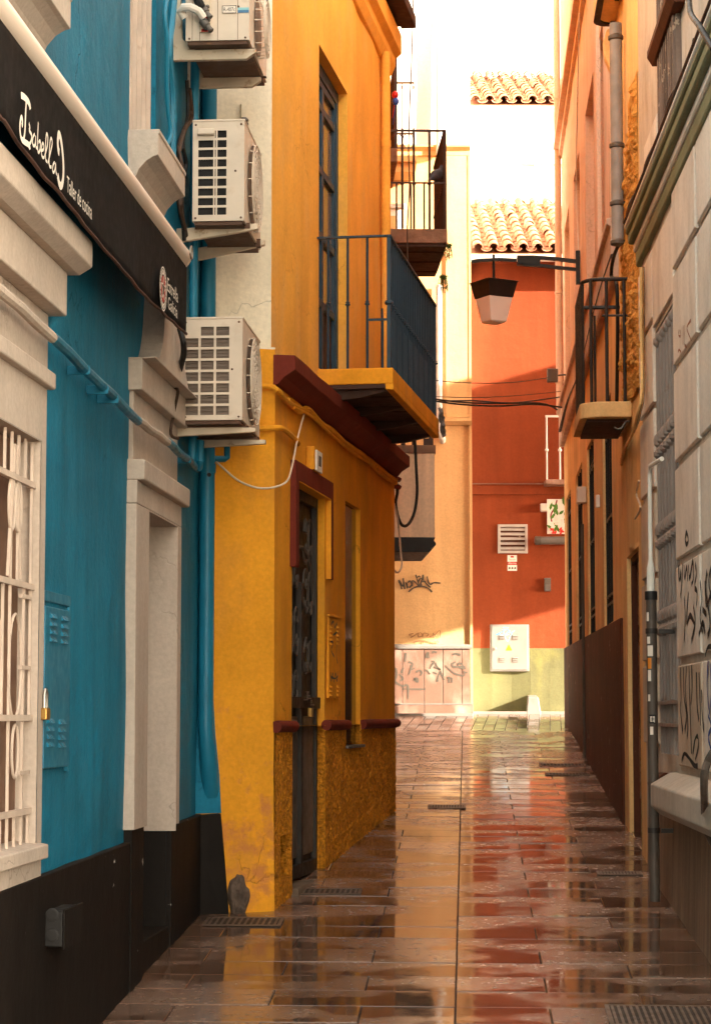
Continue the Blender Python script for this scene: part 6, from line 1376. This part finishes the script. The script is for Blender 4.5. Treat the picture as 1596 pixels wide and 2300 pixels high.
# sill ledge and battered base
m = MB(); m.wprof(WG, [(-.02, zsill), (.04, zsill - .005), (.15, zsill - .07), (.15, zsill - .19), (.10, zsill - .24), (.02, zsill - .27), (-.02, zsill - .27)], 0, hg(1467, 1720, .13)[0]); m.wob(.005, 7); build(m, 'ledge', GREY_STONE, GH, bevel=.008)
m = MB(); a = hg(1458, 1715, .13)[0]; m.wprof(WG, [(-.02, zsill - .02), (.05, zsill - .01), (.11, zsill - .08), (.09, zsill - .16), (.02, zsill - .26), (-.02, zsill - .26)], a, a + .35); m.wob(.018, 11); build(m, 'broken_ledge_end', BROWN, GH, bevel=.01)
m = MB(); m.wprof(WG, [(-.02, zsill - .26), (.02, zsill - .26), (.045, .5), (-.02, .5)], 0, WG.L - .30); build(m, 'base_wall', plaster('stained_base', (.32, .21, .14), var=.2, rough=.75, streak=.4, stain=(.15, .08, .045), samt=.6, bump=.6), GH)
# green cornice
GREEN = plaster('green_cornice', (.20, .20, .115), var=.25, rough=.7, streak=.1, stain=(.2, .13, .06), samt=.5)
CC = WG.cross(WG.L - .05); zq = CC.hit(1432, 540)[1]; zp = CC.hit(1410, 515)[1]
e0 = zp
steps = [(GREEN, .00, .035, e0 - .25, e0 - .155), (BLOCK, .0, .05, e0 - .155, e0 - .10), (GREEN, .0, .085, e0 - .10, e0 - .035), (GREEN, .0, .10, e0 - .0345, e0 + .0), (BLOCK, .0, .108, e0 + .0005, e0 + .03), (WOODDK, .0, .116, e0 + .0305, e0 + .055)]
for mt, o0_, o1_, z0_, z1_ in steps:
    m = MB(); m.wprof(WG, [(-.01, z0_), (o1_ - .01, z0_), (o1_, z0_ + .012), (o1_, z1_ - .0004), (-.01, z1_ - .0004)], 0, WG.L - .03); m.wob(.002, 4); build(m, 'cornice_moulding', mt, GH, bevel=.004)
# upper window with a worn wooden lattice, above the cornice
a, z0_ = hg(1532, 300); c = hg(1492, 300)[0]; z1_ = z0_ + 2.2
m = MB(); m.wbox(WG, a, c, .0, .03, e0 + .06, GTOP - .05); LT = build(m, 'upper_shutter', plaster('worn_shutter', (.20, .14, .11), var=.3, rough=.9, streak=.5, bump=1, peel=(.4, .3, .22), pth=.6), GH)
for k in range(8):
    u = a + (c - a) * (k + .5) / 8; m = MB(); m.wbox(WG, u - .03, u + .03, .0305, .045, e0 + .06, GTOP - .05); build(m, 'slat', MATS['worn_shutter'], LT)
zz_ = hg(1500, 110)[1]
m = MB(); m.wprof(WG, [(0, zz_), (.06, zz_), (.09, zz_ + .05), (.09, zz_ + .09), (0, zz_ + .10)], a - .2, c + .1); build(m, 'window_hood', BROWN, GH, bevel=.004)
for k, (xa, ya) in enumerate(((1560, 120), (1480, 60), (1450, 330))):
    uu_, z_ = hg(xa, ya); block(uu_ - .8, uu_ + .0, z_ - .55, z_, BLOCK, .025)
czt = e0 + .055 + .016
cable('cable', [WG.P(u, .09 + .012 * sin(u * 5), czt + .01 * max(0, sin(u * 3))) for u in [WG.L - .1 - .35 * k for k in range(12)]], .015, CABLE, 'thick black cable lying along the top of the green cornice')
cable('cable', [wpt(WG, 1545, -20, .15), wpt(WG, 1550, 30, .2), wpt(WG, 1570, 60, .22), wpt(WG, 1600, 110, .2)], .014, CABLE, 'black cable loop dangling at the top right corner of the grey house')
# grey house downpipe
DG = thing('downpipe', WG.P(WG.L - .15, .07, gz(14.9)), 'grey downpipe with a white upper length and stickers at the grey house corner', 'downpipe')
og = .13; uP = hg(1463, 1500, og)[0]; zb_ = hg(1466, 1345, og)[1]
m = MB(); m.tube([WG.P(uP, og, .9), WG.P(uP, og, zb_)], .030, 14); build(m, 'pipe', GREYPVC, DG, smooth=True)
m = MB(); m.lathe(WG.P(uP, og, zb_ - .0), (0, 0, 1), [(.036, 0), (.036, .045), (.032, .05)], 14); build(m, 'black_collar', BLACK, DG, smooth=True)
zw = hg(1460, 1285, og)[1]; zx = hg(1456, 1062, og)[1]
m = MB(); m.tube([WG.P(uP, og, zb_ + .05), WG.P(uP, og, zb_ + .12), WG.P(uP, og, zw + .02), WG.P(uP, og, zw + .07), WG.P(uP, og, zx - .03), WG.P(uP - .01, og, zx), WG.P(uP - .05, og, zx + .03), WG.P(uP - .4, og - .03, zx + .03)], [.024, .024, .024, .013, .013, .013, .013, .013], 12); build(m, 'white_pipe', WHITEPVC, DG, smooth=True)
for y in (1422, 1870):
    z = hg(1466, y, og)[1]; m = MB(); m.lathe(WG.P(uP, og, z), (0, 0, 1), [(.035, 0), (.035, .03)], 12); m.wbox(WG, uP - .02, uP + .02, 0, og - .04, z, z + .025); build(m, 'clamp', IRON, DG, smooth=True)
def sticker(y0, y1, a0, a1, mat, name='sticker'):
    z0_, z1_ = hg(1463, y1, og)[1], hg(1463, y0, og)[1]; m = MB(); n = 6
    d = (EYE - WG.P(uP, og, 2)); ang0 = math.atan2(d.y, d.x)
    P_ = [WG.P(uP, og, 0) + Vector((cos(ang0 + a0 + (a1 - a0) * k / n), sin(ang0 + a0 + (a1 - a0) * k / n), 0)) * .0308 for k in range(n + 1)]
    m.add([Vector((p.x, p.y, z0_)) for p in P_] + [Vector((p.x, p.y, z1_)) for p in P_], [(k, k + 1, n + 2 + k, n + 1 + k) for k in range(n)]); build(m, name, mat, DG)
STK = paint('orange_sticker', (.70, .22, .02), rough=.5)
sticker(1478, 1502, -.9, -.1, STK); sticker(1450, 1474, -.9, .2, PRINT); sticker(1505, 1530, -.9, -.2, PRINT); sticker(1430, 1446, -1.0, -.3, PRINT); sticker(1605, 1625, -.7, .6, INK); sticker(1632, 1650, -.5, .1, PRINT); sticker(1375, 1395, -1.1, -.5, PRINT)
sticker(1560, 1575, -.9, -.4, PRINT)
sticker(1609, 1621, -.45, -.25, PRINT); sticker(1609, 1612, -.45, -.05, PRINT); sticker(1614, 1616, -.45, -.1, PRINT); sticker(1618.5, 1621, -.45, -.05, PRINT); sticker(1609, 1621, .05, .15, PRINT); sticker(1609, 1612, .15, .3, PRINT); sticker(1618, 1621, .15, .3, PRINT); sticker(1609, 1623, .3, .42, PRINT)
cable('hose', [wpt(WG, 1600, 1690, .16), wpt(WG, 1588, 1712, .18), wpt(WG, 1580, 1740, .2), wpt(WG, 1580, 1790, .18), wpt(WG, 1582, 1850, .1), wpt(WG, 1592, 1880, .07), wpt(WG, 1606, 1905, .06)], .018, GREYPVC, 'grey bent pipe crossing the ledge at the right edge')
# sprayed tags on the grey house
q2 = lambda L: [[(1404.5 + x * .2776, 1149.2 + y * .2776) for x, y in s] for s in L]
graffiti(WG, q2([[(425, 430), (430, 560), (445, 480), (440, 560)], [(460, 420), (450, 600), (440, 690)], [(470, 430), (475, 540), (490, 450), (500, 560)], [(505, 430), (515, 540), (540, 400), (545, 540), (530, 590)], [(560, 420), (570, 500), (555, 590)], [(490, 165), (478, 220), (490, 265), (505, 230), (495, 180), (488, 172)], [(555, 620), (575, 650), (570, 760)], [(600, 560), (610, 720), (600, 860), (620, 980)], [(640, 560), (650, 760), (690, 650)], [(655, 480), (645, 620), (680, 900), (660, 1010)], [(590, 1000), (620, 900), (640, 990)], [(470, 690), (480, 850), (470, 1050)], [(505, 650), (490, 900), (520, 840), (560, 920)], [(545, 760), (560, 900), (530, 1050)], [(620, 790), (650, 830)], [(690, 450), (670, 560), (690, 700)]]), .040, .0225, INK, GH)
graffiti(WG, q2([[(440, 1260), (445, 1500), (440, 1600), (460, 1790)], [(465, 1260), (470, 1500), (490, 1640), (475, 1780)], [(490, 1250), (480, 1450), (500, 1700), (495, 1830)], [(510, 1250), (515, 1500), (530, 1960)], [(530, 1240), (535, 1420), (525, 1560)], [(570, 1300), (575, 1560), (590, 1690)], [(590, 1300), (600, 1560), (605, 1730)], [(610, 1440), (615, 1600), (630, 1780)]]), .045, .0225, INK, GH)
graffiti(WG, q2([[(540, 1960), (560, 1840), (580, 1820), (585, 1900), (560, 2010)], [(450, 2020), (470, 1960), (500, 1980), (550, 2050), (580, 2060)], [(640, 1170), (660, 1100), (690, 1090)]]), .034, .0228, INK, GH)
graffiti(WG, q2([[(665, 1200), (655, 1400), (670, 1600)], [(680, 1230), (690, 1450), (675, 1640)], [(665, 1650), (690, 1740), (665, 1820), (690, 1930)]]), .036, .0228, paint('spray_blue', (.02, .05, .22), rough=.7, bump=0), GH)
graffiti(WG, [[(x_ * .2776 + 1404.5, y_ * .2776 + 574.6) for x_, y_ in s] for s in ([(430, 600), (425, 640), (440, 650), (440, 600)], [(420, 780), (430, 760), (445, 780)], [(462, 560), (460, 720)], [(470, 560), (470, 720)], [(475, 720), (490, 740)], [(525, 520), (500, 560), (495, 600), (530, 690)])], .020, .0225, plaster('faded_red_marker', (.33, .14, .08)), GH)
# ------------------------------------------------------------------ street lamp on its bracket
pl = hr(1304, 600, .0); YL = WR.P(pl[0], 0, 0).y; zl1 = hr(1304, 562)[1]; zl0 = hr(1304, 640)[1]
LP = thing('street_lamp', WR.P(pl[0], .0, zl0), 'black bracket street lamp with a frosted tapering lantern hung over the alley', 'street lamp')
CL = WR.cross(pl[0]); L3 = lambda x, y: CL.hit(x, y)
def lb(name, pts, w, d=.03, mat=BLACK):
    m = MB(); 
    for (xa, ya), (xb, yb) in zip(pts, pts[1:]):
        a, za = L3(xa, ya); b_, zb = L3(xb, yb); m.bar(CL.P(a, 0, za), CL.P(b_, 0, zb), d, w, up=(0, 1, 0))
    return build(m, name, mat, LP)
m = MB(); m.wbox(CL, .01, .055, -.03, .03, zl0, zl1); build(m, 'wall_plate', BLACK, LP, bevel=.004)
m = MB()
def strip(mb, pts, th):
    q = [L3(x, y) for x, y in pts]; n = len(q)
    mb.prism([CL.P(o, -.025, z + th / 2) for o, z in q] + [CL.P(o, -.025, z - th / 2) for o, z in reversed(q)], [CL.P(o, .025, z + th / 2) for o, z in q] + [CL.P(o, .025, z - th / 2) for o, z in reversed(q)])
m = MB(); strip(m, [(1299, 588), (1250, 582), (1200, 578), (1160, 578)], .035); build(m, 'upper_arm', BLACK, LP)
m = MB(); strip(m, [(1299, 606), (1260, 602), (1215, 597), (1160, 593)], .03); build(m, 'lower_arm', BLACK, LP)
m = MB(); strip(m, [(1212, 589), (1190, 588), (1161, 586)], .075); build(m, 'arm_gusset', BLACK, LP)
m = MB(); strip(m, [(1159.5, 585), (1120, 583), (1080, 585), (1058, 588)], .03); build(m, 'tip_arm', BLACK, LP)
oh, zh_ = L3(1108, 585); hc_ = CL.P(oh, 0, 0); zt1 = L3(1108, 572)[1]; zt0 = L3(1108, 624)[1]
m = MB(); m.tube([CL.P(oh, 0, zt0), CL.P(oh, 0, zt1)], .014, 10); build(m, 'stem', BLACK, LP, smooth=True)
m = MB(); m.lathe(CL.P(oh, 0, L3(1108, 634)[1]), (0, 0, 1), [(.042, 0), (.042, .03), (.03, .045)], 14); build(m, 'stem_cap', BLACK, LP, smooth=True)
def fr(mb, z0, z1, w0, w1, c=hc_, rot=.5, t=1.0):
    def sq(w, z): return [Vector((c.x + w * cos(rot + pi / 4 + pi / 2 * k), c.y + w * sin(rot + pi / 4 + pi / 2 * k), z)) for k in range(4)]
    mb.prism(sq(w0, z0), sq(w1, z1))
zA_, zB_, zC_ = L3(1100, 636)[1], L3(1100, 668)[1], L3(1100, 724)[1]
m = MB(); fr(m, zB_ - .01, zA_, .205, .25); build(m, 'hood', BLACK, LP, bevel=.004)
m = MB(); fr(m, zA_ + .0005, zA_ + .012, .262, .262); build(m, 'hood_lid', BLACK, LP, bevel=.003)
FROST = glass('frosted_lantern', (.92, .86, .80), .5); FROST.node_tree.nodes['Principled BSDF'].inputs['Transmission Weight'].default_value = .15
m = MB(); fr(m, zC_, zB_ - .011, .135, .200); build(m, 'diffuser', FROST, LP, bevel=.008)
m = MB(); fr(m, zC_ - .012, zC_ - .001, .105, .130); build(m, 'diffuser_foot', FROST, LP, bevel=.004)
# flood light on the salmon house
pf = at(1240, 843, 26.6)
FLD = thing('flood_light', pf, 'small dark square floodlight sticking out from the salmon house', 'floodlight')
m = MB(); m.box(pf.x - .065, pf.x + .065, pf.y - .02, pf.y + .06, pf.z - .08, pf.z + .08); build(m, 'housing', GREYMETAL, FLD, bevel=.008)
m = MB(); m.box(pf.x - .05, pf.x + .05, pf.y - .026, pf.y - .0205, pf.z - .065, pf.z + .065); build(m, 'lens', glass('lamp_lens', (.10, .09, .075), .15), FLD)
m = MB(); m.tube([pf + Vector((.06, .02, 0)), pf + Vector((.14, .02, .01)), pf + Vector((.22, .02, 0)), pf + Vector((.36, .03, 0))], .010, 7); build(m, 'arm', IRON, FLD, smooth=True)
# overhead wires between the houses
A = lambda x, y, Y: at(x, y, Y)
cable('wire', [A(960, 898, 24), A(1030, 908, 24.4), A(1120, 912, 25), A(1200, 908, 25.8), A(1262, 915, 26.5)], .010, CABLE, 'lowest black wire of the bunch crossing before the red house')
cable('wire', [A(960, 894, 24.1), A(1040, 904, 24.5), A(1130, 906, 25.1), A(1215, 906, 25.9), A(1250, 920, 26.4)], .010, CABLE, 'thick black wire crossing just above the lowest one before the red house')
cable('wire', [A(960, 902, 24.2), A(1060, 900, 24.6), A(1150, 905, 25.2), A(1255, 892, 26.3)], .008, CABLE, 'third black wire crossing the bunch before the red house')
cable('wire', [A(960, 853, 24.0), A(1050, 860, 24.6), A(1150, 859, 25.3), A(1232, 848, 26.5)], .005, CABLEBR, 'thin brown wire running to the floodlight before the red house')
cable('wire', [A(960, 890, 24.0), A(1070, 893, 24.6), A(1180, 887, 25.5), A(1258, 879, 26.4)], .004, CABLEBR, 'very thin brown wire above the black bunch before the red house')
cable('wire', [wpt(WR, 1300, 30, .14), wpt(WR, 1296, 220, .13), wpt(WR, 1293, 420, .12), wpt(WR, 1298, 560, .12)], .006, ACBRACKET, 'pale thin wire hanging down the salmon house front')
# leaf litter specks on the wet slabs
random.seed(5)
